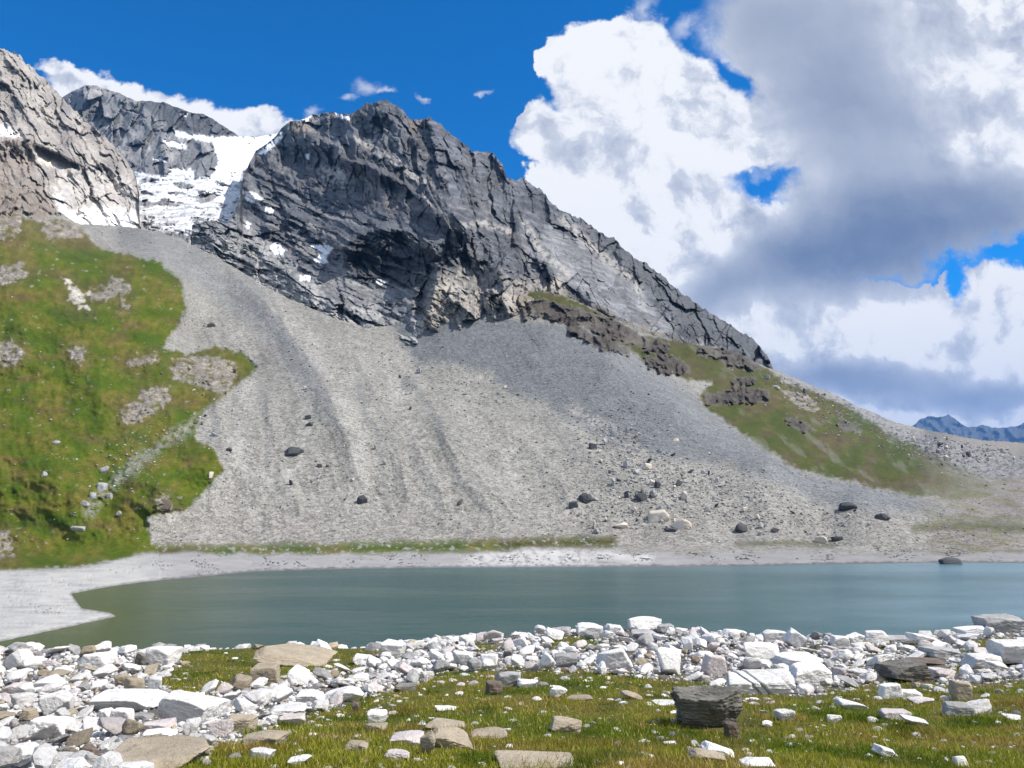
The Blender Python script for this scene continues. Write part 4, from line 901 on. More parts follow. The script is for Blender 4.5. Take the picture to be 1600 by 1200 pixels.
# ------------------------------------------------------------------ rocks one can single out near the camera
# (object name, px left, px right, py top, py base, material, short name, label, extra shape settings)
W, G_, T_, B_, D_, P_ = 'white', 'grey', 'tan', 'brown', 'dark', 'pink'
NAMED = [
 (145, 240, 1076, 1116, W, 'broad pale slab with the streaked grey end', 'broad pale slab with a grey streaked left end in the rubble at lower left', dict(blocky=.8, rough=.04, strata=.05, k=5)),
 (240, 331, 1080, 1138, W, 'big smooth white slab beside the turf', 'big smooth white slab sloping towards the turf, largest stone of the left rubble', dict(blocky=.6, rough=.04, k=5, tilt=(-14, 0))),
 (60, 106, 1084, 1122, W, 'rounded white block at far lower left', 'rounded bright white block with a plain face at lower left', dict(blocky=.3, rough=.05)),
 (124, 167, 1020, 1052, W, 'pale dome-shaped rock on the shore edge', 'pale dome-shaped rock near the water edge on the left', dict(blocky=.2)),
 (3, 38, 1016, 1051, W, 'leaning pale rock in the left corner of the shore', 'leaning pale rock with layered side at the left edge by the lake', dict(tilt=(30, 0), strata=.06)),
 (228, 273, 1010, 1043, W, 'angular white rock beside the dark stone', 'angular white rock on the shore edge just right of a dark stone', dict(blocky=.6)),
 (208, 226, 1022, 1046, D_, 'dark stone amid the white shore rubble', 'small dark stone wedged amid the white rubble near the lake', dict(blocky=.6)),
 (227, 252, 1058, 1086, W, 'upright white block above the big slab', 'upright white block standing above the big smooth slab', dict(blocky=.7)),
 (48, 88, 1055, 1083, W, 'wedge-shaped white rock', 'wedge-shaped white rock pointing right in the left rubble', dict(tilt=(12, 0))),
 (4, 44, 1066, 1089, P_, 'pinkish rounded rock at the left edge', 'pinkish rounded rock lying at the left edge of the rubble', dict(blocky=.1)),
 (31, 52, 1109, 1129, T_, 'small ochre rock', 'small ochre rock between white stones at lower left', dict()),
 (78, 114, 1110, 1126, T_, 'flat tan slab under the rounded block', 'flat tan slab lying below the rounded white block', dict(strata=.08, blocky=.7)),
 (151, 172, 1109, 1134, W, 'narrow white stone under the streaked slab', 'narrow white stone directly below the streaked slab', dict()),
 (172, 202, 1108, 1139, W, 'cube-like white rock under the streaked slab', 'cube-like white rock below the right end of the streaked slab', dict(blocky=.8)),
 (205, 236, 1112, 1128, G_, 'grey stone in the gap between the two slabs', 'low grey stone in the gap between the two big white slabs', dict()),
 (221, 267, 1122, 1144, P_, 'pinkish block with a shaded underside', 'pinkish block with a shaded underside below the big smooth slab', dict(blocky=.7)),
 (218, 267, 1138, 1160, W, 'jagged white rock above the tan bottom slab', 'jagged white rock just above the tan slab at the bottom', dict(rough=.08)),
 (32, 92, 1120, 1161, W, 'coarse fractured white rock', 'coarse fractured white rock in the lower left rubble', dict(rough=.09, blocky=.4)),
 (10, 62, 1160, 1190, G_, 'blue-grey rock low on the left', 'blue-grey rock with pale top low on the left', dict()),
 (122, 147, 1166, 1192, B_, 'dark brown stone', 'dark brown rounded stone in the rubble near the bottom left', dict(blocky=.1)),
 (150, 300, 1160, 1212, T_, 'long tan bottom slab', 'long tan and grey slab at the bottom edge left of the turf', dict(blocky=.7, rough=.04, k=5)),
 (322, 357, 1124, 1154, P_, 'pale pink rock beside the layered tan one', 'pale pink rock touching the left side of a layered tan rock', dict()),
 (350, 392, 1117, 1147, T_, 'layered tan rock at the turf edge', 'layered tan rock at the edge of the turf on the left', dict(strata=.10, blocky=.5)),
 (378, 440, 1140, 1172, T_, 'low tan stone mound', 'low tan rock sunk in turf beside the last rubble', dict(blocky=.2)),
 (388, 506, 1004, 1046, T_, 'long tan slab by the lake', 'long tan slab tapering to the right beside the lake', dict(blocky=.35, rough=.035, k=5, tilt=(-13, 0), planes=9)),
 (391, 433, 1039, 1073, T_, 'tan block with a pointed top', 'tan block with a pointed top below the long tan slab', dict(blocky=.5)),
 (594, 630, 1003, 1031, W, 'bright white block jutting over the water', 'bright white block jutting up against the water left of centre', dict(blocky=.5, k=4)),
 (551, 583, 1023, 1041, W, 'white stone with a dark hollow', 'white stone with a dark shaded front near the lake left of centre', dict(rough=.08)),
 (463, 502, 1078, 1102, W, 'flat-faced white rock mid left', 'flat-faced white rock with a crack, left of the pale ridge-like stone', dict(blocky=.6)),
 (501, 563, 1068, 1101, W, 'long pale rock mid left', 'long pale rock sloping down to the left at the lower edge of the rubble', dict(tilt=(16, 0))),
 (410, 470, 1098, 1122, W, 'shallow white slab', 'shallow white slab at the lower edge of the rubble', dict(tilt=(10, 0))),
 (436, 475, 1114, 1137, P_, 'greyish pink rock at the turf', 'greyish pink rock where the rubble meets the turf', dict()),
 (706, 738, 1020, 1042, W, 'white block left of centre', 'squat white block on turf left of the lake gap', dict(blocky=.7)),
 (616, 648, 1069, 1082, D_, 'low dark stone on turf', 'low dark stone lying flat on the turf left of centre', dict(blocky=.3)),
 (574, 603, 1109, 1132, W, 'white stone with a dark side', 'white stone with a dark shaded right side standing in grass', dict(blocky=.3)),
 (571, 602, 1129, 1146, T_, 'tan stone below the white and dark one', 'rounded tan stone just below the white stone with the dark side', dict()),
 (549, 560, 1098, 1114, B_, 'small brown upright stone', 'small upright brown stone in the turf left of centre', dict()),
 (656, 679, 1147, 1184, T_, 'upright rounded stone leaning on the tan boulder', 'upright rounded grey-tan stone leaning on a long tan boulder', dict(blocky=.0)),
 (670, 737, 1136, 1174, T_, 'long tan boulder in the grass', 'long tan boulder tapering right, lying in grass at the bottom centre', dict(blocky=.2, tilt=(-18, 0), k=5)),
 (666, 724, 1121, 1141, T_, 'low tan stones above the boulder', 'low tan stone strip just above the long tan boulder', dict(tilt=(-8, 0))),
 (600, 637, 1171, 1191, P_, 'pale ribbed stone', 'pale ribbed stone in the grass at the bottom left of centre', dict(rough=.09)),
 (449, 481, 1183, 1199, W, 'white flat stone at the bottom', 'white flat stone near the bottom edge left of centre', dict()),
 (387, 425, 1169, 1192, W, 'white oval stone in the grass', 'white oval stone lying in grass right of the bottom tan slab', dict(blocky=.1)),
 (539, 573, 1158, 1178, T_, 'knobbly tan stone', 'knobbly tan stone with a broken front in the grass', dict(rough=.1)),
 (677, 713, 1103, 1112, W, 'thin white stone', 'thin flat white stone on turf above the tan stones', dict(blocky=.5)),
 (610, 660, 1142, 1166, P_, 'pale stone beside the upright one', 'pale pink-white stone left of the upright rounded stone', dict()),
 (985, 1033, 966, 988, W, 'white block on top of the rubble crest', 'flat-topped white block at the highest point of the rubble crest', dict(blocky=.8, k=5)),
 (986, 1031, 984, 1002, G_, 'grey rock under the crest block', 'grey rock right underneath the flat-topped crest block', dict(blocky=.4)),
 (1029, 1056, 976, 992, G_, 'small grey rock on the crest', 'small shaded grey rock right of the flat-topped crest block', dict()),
 (904, 943, 976, 996, W, 'rounded white rock on the crest', 'rounded white rock on the crest against the water', dict(blocky=.2)),
 (949, 977, 976, 992, W, 'pointed white rock on the crest', 'pointed white rock on the crest between two larger ones', dict()),
 (860, 892, 980, 997, G_, 'grey arched rock on the crest', 'grey arched rock on the crest left of the rounded white one', dict(blocky=.1)),
 (762, 786, 991, 1003, W, 'flat white stone starting the crest', 'flat white stone where the rubble crest starts to rise', dict()),
 (751, 777, 1023, 1042, W, 'white cube on turf', 'white cube-shaped rock on the turf edge left of centre', dict(blocky=.8)),
 (774, 813, 1049, 1077, G_, 'blue-grey speckled rock', 'blue-grey speckled rock standing in turf near the centre', dict(blocky=.3)),
 (758, 784, 1066, 1089, B_, 'brown rock leaning on the speckled one', 'brown-grey rock at the lower left foot of the speckled blue-grey rock', dict(blocky=.2)),
 (809, 840, 1061, 1077, W, 'flat white stone beside the speckled rock', 'flat white stone at the right foot of the speckled blue-grey rock', dict()),
 (860, 886, 1074, 1094, W, 'pointed white stone', 'pointed white stone alone in the turf near the centre', dict(blocky=.0, planes=6)),
 (861, 908, 1121, 1149, T_, 'pale tan diamond-shaped rock', 'pale tan diamond-shaped rock in the grass at bottom centre', dict(blocky=.1, planes=8)),
 (736, 791, 1136, 1157, T_, 'low tan stone right of the boulder', 'low tan stone in grass right of the long tan boulder', dict()),
 (776, 897, 1189, 1206, T_, 'long low slab at the bottom edge', 'long low tan slab cut by the bottom edge of the picture', dict(blocky=.5, k=4)),
 (887, 925, 1084, 1096, T_, 'thin tan stone strip', 'thin tan stone slanting in the turf near the centre', dict(tilt=(8, 0), blocky=.6)),
 (972, 1004, 1079, 1094, T_, 'small tan stone right of centre', 'small tan stone with a tail in the turf right of centre', dict(tilt=(-20, 0))),
 (1024, 1066, 1096, 1104, W, 'thin pale stone left of the dark boulder', 'thin pale stone lying just left of the big dark boulder', dict()),
 (936, 990, 1012, 1049, W, 'large white rock in the middle band', 'large white rock in the middle of the rubble band', dict(blocky=.5)),
 (868, 902, 1023, 1046, G_, 'greyish rock in the middle band', 'greyish streaked rock in the rubble band right of centre', dict(strata=.05)),
 (1031, 1067, 1018, 1061, W, 'tall white block', 'tall white block at the lower edge of the rubble band', dict(blocky=.6)),
 (1062, 1168, 1085, 1146, D_, 'big dark layered boulder', 'big dark layered boulder alone in the grass, casting a black shadow', dict(blocky=.35, rough=.10, strata=.09, k=5, tilt=(3, 0), planes=15, lk=0.2, depth=.7, sink=.14)),
 (1135, 1157, 1131, 1161, B_, 'brown stone at the foot of the dark boulder', 'small brown-topped stone at the lower right foot of the big dark boulder', dict(blocky=.1)),
 (1142, 1246, 1042, 1090, W, 'striped white boulder', 'big white boulder with dark vertical cracks', dict(blocky=.6, rough=.05, cracks=3, k=5, planes=9)),
 (1240, 1300, 1038, 1078, W, 'broad white rock beside the striped boulder', 'broad white rock touching the right side of the cracked boulder', dict(blocky=.4, k=5)),
 (1218, 1284, 1020, 1046, W, 'long pale rock above the striped boulder', 'long pale grey-white rock behind the cracked boulder', dict(blocky=.5)),
 (1195, 1233, 985, 1008, W, 'white rock with a dark arch on the crest', 'white rock with a shaded left face on the crest right of centre', dict()),
 (1231, 1260, 985, 1016, W, 'tilted white slab on the crest', 'tilted white slab leaning left on the crest', dict(tilt=(-38, 0), blocky=.7)),
 (1128, 1166, 982, 995, W, 'low white rock on the crest', 'low white rock on the crest left of the tilted slab', dict()),
 (1167, 1221, 1006, 1041, W, 'pale rock in the band above the striped boulder', 'pale faceted rock up left of the cracked boulder', dict(blocky=.3)),
 (1099, 1135, 1025, 1059, P_, 'pinkish block left of the striped boulder', 'pinkish block at the rubble edge left of the cracked boulder', dict(blocky=.5)),
 (1146, 1172, 1056, 1084, G_, 'blue-grey stone under the striped boulder', 'blue-grey shaded stone at the left foot of the cracked boulder', dict()),
 (1103, 1150, 1160, 1188, W, 'white slab resting on tan stone', 'white slab resting on a tan stone near the bottom right of centre', dict(tilt=(-22, 0), blocky=.6)),
 (1082, 1134, 1168, 1196, T_, 'tan stone under the white slab', 'tan stone partly under a tilted white slab near the bottom', dict(tilt=(-14, 0))),
 (1165, 1213, 1183, 1206, W, 'white rounded stone at the bottom edge', 'white rounded stone cut by the bottom edge right of centre', dict(blocky=.1)),
 (1038, 1058, 1156, 1167, W, 'small white oval stone', 'small white oval stone in grass below the dark boulder', dict(blocky=.0)),
 (1215, 1242, 1110, 1129, W, 'forked white stone', 'small forked white stone right of the big dark boulder', dict(rough=.1)),
 (1192, 1208, 1128, 1139, W, 'tiny white stone right of the dark boulder', 'tiny white stone between the dark boulder and the forked one', dict()),
 (1315, 1357, 1089, 1113, W, 'flattish white rock in the right turf', 'flattish white rock slanting down right in the right-hand turf', dict(tilt=(-16, 0))),
 (1542, 1602, 959, 993, G_, 'big grey-white boulder at the right shore', 'big grey-white boulder at the right end of the crest above the water', dict(blocky=.5, k=5)),
 (1505, 1545, 977, 994, W, 'low white rock left of the shore boulder', 'low white rock just left of the big boulder at the right shore', dict(tilt=(8, 0))),
 (1353, 1389, 986, 1007, W, 'square white block on the crest', 'square white block on the crest at right', dict(blocky=.85)),
 (1325, 1354, 990, 1008, W, 'double white rock', 'pair-like white rock left of the square crest block', dict(rough=.09)),
 (1301, 1335, 994, 1017, W, 'pale rock left of the double rock', 'pale rock two stones left of the square crest block', dict()),
 (1430, 1470, 989, 1009, W, 'white rock with a dark left side', 'white sloping rock with a dark left side on the right crest', dict(tilt=(-20, 0))),
 (1389, 1428, 991, 1006, G_, 'grey low rock on the crest', 'low grey rock just right of the square crest block', dict()),
 (1389, 1462, 1032, 1072, D_, 'dark green-black boulder', 'dark mossy boulder at the lower edge of the rubble on the right', dict(blocky=.2, rough=.06, k=5)),
 (1568, 1640, 1002, 1046, W, 'large white rock at the right edge', 'large white rock cut by the right edge of the picture', dict(blocky=.4, k=5)),
 (1453, 1501, 1011, 1031, G_, 'grey speckled flat rock', 'grey speckled flat-topped rock in the right rubble', dict(blocky=.6)),
 (1424, 1484, 1028, 1042, B_, 'flat brown slab', 'flat brown slab above the dark mossy boulder', dict(blocky=.6, strata=.06)),
 (1460, 1500, 1043, 1062, P_, 'flat pale slab right of the mossy boulder', 'flat pale pink slab right of the dark mossy boulder', dict(blocky=.5)),
 (1380, 1412, 1069, 1097, W, 'upright white rock of the forked pair', 'upright pointed white rock just below the dark mossy boulder', dict(planes=7)),
 (1408, 1440, 1078, 1096, W, 'low white rock of the forked pair', 'low white rock at the right foot of the upright pointed one', dict()),
 (1429, 1467, 1087, 1103, P_, 'pale rock in the turf below the mossy boulder', 'pale pink rock in the turf under the low white one on the right', dict()),
 (1480, 1528, 1096, 1122, G_, 'dark grey shaded half of the two-tone rock', 'dark grey stone for the shaded left half of one rock in the right turf', dict(blocky=.3)),  # shaded face of one boulder, imitated by a darker stone
 (1515, 1554, 1091, 1122, W, 'bright sunlit half of the two-tone rock', 'white stone for the sunlit right half of one rock in the right turf', dict(blocky=.4, tilt=(12, 0))),  # sunlit face of the same boulder, imitated by a white stone
 (1381, 1424, 1107, 1128, P_, 'pale violet rock', 'pale violet-white rock with a split end in the right turf', dict()),
 (1416, 1455, 1118, 1137, W, 'white tail stone', 'white stone slanting down right of the pale violet rock', dict(tilt=(-24, 0))),
 (1294, 1316, 1117, 1133, W, 'small white stone on brown turf', 'small white stone on the brownish turf right of the dark boulder', dict()),
 (1370, 1402, 1163, 1185, W, 'slanted white stone low right', 'slanted white stone in grass near the lower right', dict(tilt=(-24, 0))),
 (1495, 1514, 1183, 1202, W, 'white stone at the bottom right', 'small upright white stone near the bottom right', dict()),
 (1495, 1529, 1066, 1098, T_, 'tan rock with a mossy top', 'tan rock in grass up from the two-tone pair on the right', dict(blocky=.2)),
 (1525, 1554, 1013, 1027, P_, 'pink rounded rock', 'pink rounded rock on turf at the right', dict(blocky=.0)),
 (1520, 1575, 1021, 1048, W, 'layered pale rock near the right edge', 'layered pale rock just left of the large rock at the right edge', dict(strata=.1)),
 (1574, 1596, 1116, 1127, W, 'white stone by the right edge', 'small white stone in grass by the right edge', dict()),
]
CAT = {}
KN = {W: 'white_rock', G_: 'grey_rock', T_: 'tan_rock', B_: 'brown_rock', D_: 'dark_rock', P_: 'pinkish_rock'}
GROUPN = 'loose rocks on the near hillside'
for i, (a, b, t_, bs, kind, short, label, kw) in enumerate(NAMED):
    kw = dict(kw); big_ = (b - a) * (bs - t_) > 2600
    kw['k'] = kw.get('k', 4) + 1 if kw.get('k', 4) == 5 else (6 if big_ else 5)
    nm = KN[kind]
    if big_ : nm = nm.replace('rock', 'boulder')
    place_rock(nm, a, b, t_, bs, kind, label, 1000 + i * 7, group=GROUPN, **kw)
LAND = [(0.5 * (a + b), 0.5 * (t_ + bs), b - a, short) for (a, b, t_, bs, kind, short, label, kw) in NAMED]
BOX = np.array([(a, b, t_, bs) for (a, b, t_, bs, *_r) in NAMED], float)

# ---- stones that fill the rubble and dot the turf
rg = np.random.RandomState(11)
def free(px, py, m_=2):
    return not np.any((px > BOX[:, 0] - m_) & (px < BOX[:, 1] + m_) & (py > BOX[:, 2] + (BOX[:, 3] - BOX[:, 2]) * 0.25) & (py < BOX[:, 3] + 2))
cand = []
N = 24000
cx_ = rg.uniform(-520, 2120, N * 3); cy_ = 975 + 250 * rg.rand(N * 3) ** 0.9
rmk = rubble_mask(cx_, cy_)
w8 = 0.35 + np.clip((cy_ - 985) / 170, 0, 1.3)
for x, y, r_, w_ in zip(cx_, cy_, rmk, w8):
    crest_py = np.interp(x, [p[0] for p in CREST], [p[1] for p in CREST])
    if y < crest_py - 1: continue
    if r_ > -3:
        s_ = (4.6 + 28 * rg.rand() ** 4.0) * (0.62 + 0.55 * w_)
    else:
        if rg.rand() > (0.09 if r_ > -25 else 0.028): continue
        s_ = (3.5 + 17 * rg.rand() ** 2.6) * (0.7 + 0.3 * w_)
    cand.append((s_, x, y, r_))
cand.sort(key=lambda c_: -c_[0])
taken = []; big = []; small = []
for c_ in cand:
    s_, x, y, r_ = c_
    if not free(x, y, s_ * 0.35): continue
    if s_ > 12:
        if any((x - q[1]) ** 2 + ((y - q[2]) * 1.6) ** 2 < (0.33 * (s_ + q[0])) ** 2 for q in taken if abs(x - q[1]) < 40): continue
        taken.append(c_)
    onscreen = -5 < x < 1605 and y < 1203
    if onscreen and len(big) < 240 and s_ > 8: big.append(c_)
    else: small.append(c_)
PROTO = []
for j in range(32):
    P_v, F_v = rock_shape(5000 + j * 3, 1.0, 0.55 + 0.4 * ((j * 7) % 10) / 10, 0.26 + 0.012 * j, 4, planes=7 + j % 6, blocky=[.0, .0, .0, .4][j % 4], rough=.12, tilt=((j * 17) % 70 - 35, 0), strata=.06 if j % 3 == 0 else 0)
    PROTO.append((P_v, F_v))
pm = {}
def direction(dx_, dy_):
    if abs(dx_) > abs(dy_) * 1.4: return 'right of' if dx_ > 0 else 'left of'
    return 'below' if dy_ > 0 else 'above'
ORD = ['nearest'] + [w_ + ' nearest' for w_ in 'second third fourth fifth sixth seventh eighth ninth tenth eleventh twelfth thirteenth fourteenth fifteenth sixteenth seventeenth eighteenth nineteenth twentieth twenty-first twenty-second twenty-third twenty-fourth twenty-fifth twenty-sixth twenty-seventh twenty-eighth twenty-ninth thirtieth thirty-first thirty-second thirty-third thirty-fourth thirty-fifth thirty-sixth thirty-seventh thirty-eighth thirty-ninth fortieth'.split()]
bins = {}
for c_ in big:
    s_, x, y, r_ = c_
    j = min(range(len(LAND)), key=lambda q: math.hypot(LAND[q][0] - x, (LAND[q][1] - y) * 1.3) - LAND[q][2] * 0.4)
    d_ = direction(x - LAND[j][0], y - LAND[j][1])
    bins.setdefault((j, d_), []).append((math.hypot(x - LAND[j][0], y - LAND[j][1]), c_))
for (j, d_), lst in bins.items():
    lst.sort(key=lambda t: t[0])
    for q, (_, (s_, x, y, r_)) in enumerate(lst):
        if r_ > -3: kind = rg.choice([W, W, W, W, W, P_, G_, T_] if x < 450 else [W, W, W, W, P_, G_])
        else: kind = rg.choice([W, W, P_, T_, T_, G_] if x > 300 else [W, P_, T_])
        jj = rg.randint(len(PROTO)); key = (jj, kind)
        xw, yw = hit_near(x, y); zw = float(near_z(xw, yw)); sw_ = s_ * yw / FPX
        if key not in pm:
            o = mesh_np(KN[kind], PROTO[jj][0], PROTO[jj][1], RM[kind], True); pm[key] = o.data
        else:
            o = bpy.data.objects.new(KN[kind], pm[key]); C.objects.link(o)
        o.location = (xw, yw, zw + (rg.uniform(-.1, .22) if r_ > -3 else -.14) * sw_); o.scale = (sw_, sw_ * rg.uniform(0.8, 1.2), sw_ * rg.uniform(0.75, 1.25) * (1.0 if r_ > -3 else 0.7))
        o.rotation_euler = (rg.uniform(-.35, .35), rg.uniform(-.35, .35), rg.uniform(0, 6.28))
        where = 'in the rubble' if r_ > -3 else 'in the turf'
        word = {W: 'white', P_: 'pinkish', G_: 'grey', T_: 'tan'}[kind]
        lab = '%s %s %s, %s %s the %s' % (word, 'rock' if s_ > 14 else 'stone', where, ORD[min(q, 39)], d_, LAND[j][3])
        ws = lab.split()
        if len(ws) > 16: lab = '%s %s, %s %s the %s' % (word, 'rock' if s_ > 14 else 'stone', ORD[min(q, 39)], d_, LAND[j][3])
        o['label'] = ' '.join(lab.split()[:16]); o['category'] = 'rock'; o['group'] = GROUPN

# ---- everything smaller: one mass of broken stone
m, n, p, o_ = new_mat('broken_stone')
base = attr('albedo'); P = pos(); n1 = nnoise(P, 9.0, 5, 0.65); n2 = nnoise(P, 45.0, 4, 0.65)
k = 1.0 + (n1 - 0.5) * 0.7 + (n2 - 0.5) * 0.7
s_n = E.nt.nodes.new('ShaderNodeVectorMath'); s_n.operation = 'SCALE'; E.nt.links.new(base.s, s_n.inputs[0]); E.nt.links.new(k.s, s_n.inputs[3])
E.nt.links.new(s_n.outputs[0], p.inputs['Base Color']); p.inputs['Roughness'].default_value = 0.85; p.inputs['Specular IOR Level'].default_value = 0.2
bump(p, n1 + n2 * 0.6, 0.02)
M_STONE = m
SMALL = [rock_shape(7000 + j, 1.0, 0.9, 0.6, 2, planes=8, blocky=[.0, .5][j % 2], rough=.12) for j in range(14)]
TINY = [rock_shape(7500 + j, 1.0, 0.9, 0.6, 1, planes=7, blocky=.2, rough=.06) for j in range(10)]
def scatter(name, items, protos, mat, label, cat='stones'):
    """items: (x, y, z, size, squash, albedo)"""
    Vs, Fs, Cs = [], [], []; off = 0
    for (x, y, z, s_, sq, al) in items:
        P_v, F_v = protos[rg.randint(len(protos))]
        a = rg.uniform(0, 6.28); ca, sa = math.cos(a), math.sin(a)
        Q = P_v * np.array([s_, s_ * rg.uniform(.75, 1.2), s_ * sq], np.float32)
        tl = rg.uniform(-.7, .7)
        Q = np.stack([Q[:, 0], Q[:, 1] * math.cos(tl) - Q[:, 2] * math.sin(tl), Q[:, 1] * math.sin(tl) + Q[:, 2] * math.cos(tl)], -1)
        V = np.stack([Q[:, 0] * ca - Q[:, 1] * sa + x, Q[:, 0] * sa + Q[:, 1] * ca + y, Q[:, 2] + z - 0.12 * s_], -1)
        Vs.append(V); Fs.append(F_v + off); off += len(V); Cs.append(np.tile(al, (len(V), 1)))
    o = mesh_np(name, np.concatenate(Vs), np.concatenate(Fs), mat, False, {'albedo': np.concatenate(Cs)})
    o['kind'] = 'stuff'; o['label'] = label; o['category'] = cat
    return o
def pale(px):
    r_ = rg.rand()
    b_ = (0.76, 0.745, 0.72) if r_ < .66 else (0.64, 0.585, 0.56) if r_ < .76 else (0.36, 0.35, 0.34) if r_ < .9 else (0.42, 0.35, 0.25)
    return np.array(b_) * rg.uniform(0.62, 1.08)
itm = []
for (s_, x, y, r_) in small:
    xw, yw = hit_near(x, y); sw_ = s_ * yw / FPX
    itm.append((xw, yw, float(near_z(xw, yw)) + (sw_ * rg.uniform(0, .45) if r_ > 0 else -.12 * sw_), sw_, rg.uniform(.7, 1.3) if r_ > -3 else .7, pale(x)))
scatter('rubble_stones', itm, SMALL, M_STONE, 'countless small pale stones filling the rubble band on the near shore')
# gravel between them
itm = []
gx = rg.uniform(-520, 2120, 28000); gy = rg.uniform(970, 1230, 28000); gm = rubble_mask(gx, gy) + rg.uniform(-8, 8, 28000)
for x, y, r_ in zip(gx, gy, gm):
    if y < np.interp(x, [p[0] for p in CREST], [p[1] for p in CREST]) - 2: continue
    if r_ < 0 and rg.rand() > 0.025: continue
    xw, yw = hit_near(x, y); s_ = rg.uniform(1.6, 5.0) * (1 if r_ > 0 else .8)
    itm.append((xw, yw, float(near_z(xw, yw)), s_ * yw / FPX, rg.uniform(.6, 1.2), pale(x)))
# stones behind the crest, on the side that falls to the water
for _ in range(2500):
    xw = rg.uniform(-60, 70); yw = rg.uniform(31, 60)
    itm.append((xw, yw, float(near_z(xw, yw)), rg.uniform(.15, .7), rg.uniform(.6, 1.2), pale(0)))
scatter('rubble_gravel', itm, TINY, M_STONE, 'fine pale gravel and chips between the rocks of the near hillside', 'gravel')

# ------------------------------------------------------------------ grass
NT = 30000
tx = rg.uniform(-520, 2120, NT); ty = rg.uniform(985, 1300, NT)
tm = rubble_mask(tx, ty) + 14 * fbm(tx / 50, ty / 25, 3, 601) + 8 * fbm(tx / 12, ty / 8, 3, 611)
ok = (tm < 2) | (rg.rand(NT) < 0.0) | (rg.rand(NT) < 0.02)
ok &= ty > np.interp(tx, [p[0] for p in CREST], [p[1] for p in CREST]) - 1
for (a, b, t_, bs) in BOX:
    ok &= ~((tx > a + 2) & (tx < b - 2) & (ty > t_ + (bs - t_) * 0.45) & (ty < bs - 3))
tx, ty = tx[ok], ty[ok]
tw = np.array([hit_near(a, b) for a, b in zip(tx, ty)])
NB = 17
X0 = np.repeat(tw[:, 0], NB); Y0 = np.repeat(tw[:, 1], NB); n_ = len(X0)
dist_ = Y0; spread = 0.035 + 0.0035 * dist_
X0 = X0 + rg.randn(n_) * spread; Y0 = Y0 + rg.randn(n_) * spread
Z0 = near_z(X0, Y0) - 0.005
tuft_h = np.repeat(rg.uniform(0.55, 1.25, len(tx)), NB) * (1 + 0.5 * fbm(X0 / 1.5, Y0 / 1.5, 2, 701))
hgt = (0.036 + 0.0016 * dist_) * tuft_h * rg.uniform(.5, 1.3, n_)
a_ = rg.uniform(0, 6.28, n_); ln = rg.uniform(.15, .85, n_) * hgt
wd = (0.0022 + 0.00038 * dist_) * rg.uniform(.7, 1.3, n_)
fa = rg.uniform(0, 6.28, n_)
bx, by = np.cos(fa) * wd, np.sin(fa) * wd
Vb = np.stack([np.stack([X0 - bx, Y0 - by, Z0], -1), np.stack([X0 + bx, Y0 + by, Z0], -1), np.stack([X0 + np.cos(a_) * ln, Y0 + np.sin(a_) * ln, Z0 + hgt], -1)], 1).reshape(-1, 3)
Fb = np.arange(n_ * 3).reshape(-1, 3)
patch = fbm(X0 / 2.6, Y0 / 2.6, 3, 631); p2 = fbm(X0 / 0.8, Y0 / 0.8, 3, 711); straw = rg.rand(n_)
gc = np.zeros((n_, 3)); gc[:] = (0.26, 0.285, 0.035)
gc = mixcol(gc, (0.16, 0.225, 0.022), smooth(-0.1, 0.3, patch + 0.3 * p2))
gc = mixcol(gc, (0.38, 0.27, 0.10), smooth(-0.05, 0.35, p2 - 0.5 * patch) * 0.65)
gc = mixcol(gc, (0.58, 0.48, 0.22), (straw > 0.86) * 0.8)
gc = mixcol(gc, (0.20, 0.135, 0.055), smooth(0.1, 0.35, fbm(X0 / 1.3, Y0 / 2.0, 3, 731)) * 0.5)
gc = mixcol(gc, (0.07, 0.13, 0.012), smooth(0.12, 0.35, fbm(X0 / 1.0, Y0 / 1.6, 3, 741)) * 0.8)
gc = gc * np.array([1.22, 1.16, 1.0]) * rg.uniform(.6, 1.25, n_)[:, None]
m, n, p, o_ = new_mat('grass_blades')
ga = attr('albedo'); n.nodes.remove(p)
d_ = n.nodes.new('ShaderNodeBsdfDiffuse'); t__ = n.nodes.new('ShaderNodeBsdfTranslucent'); mx = n.nodes.new('ShaderNodeMixShader'); mx.inputs[0].default_value = 0.35
n.links.new(ga.s, d_.inputs[0]); n.links.new(ga.s, t__.inputs[0]); n.links.new(d_.outputs[0], mx.inputs[1]); n.links.new(t__.outputs[0], mx.inputs[2]); n.links.new(mx.outputs[0], o_.inputs[0])
grass = mesh_np('grass', Vb, Fb, m, False, {'albedo': np.repeat(gc, 3, 0)})
grass['kind'] = 'stuff'; grass['label'] = 'short alpine grass, green with straw-coloured patches, on the near hillside'; grass['category'] = 'grass'

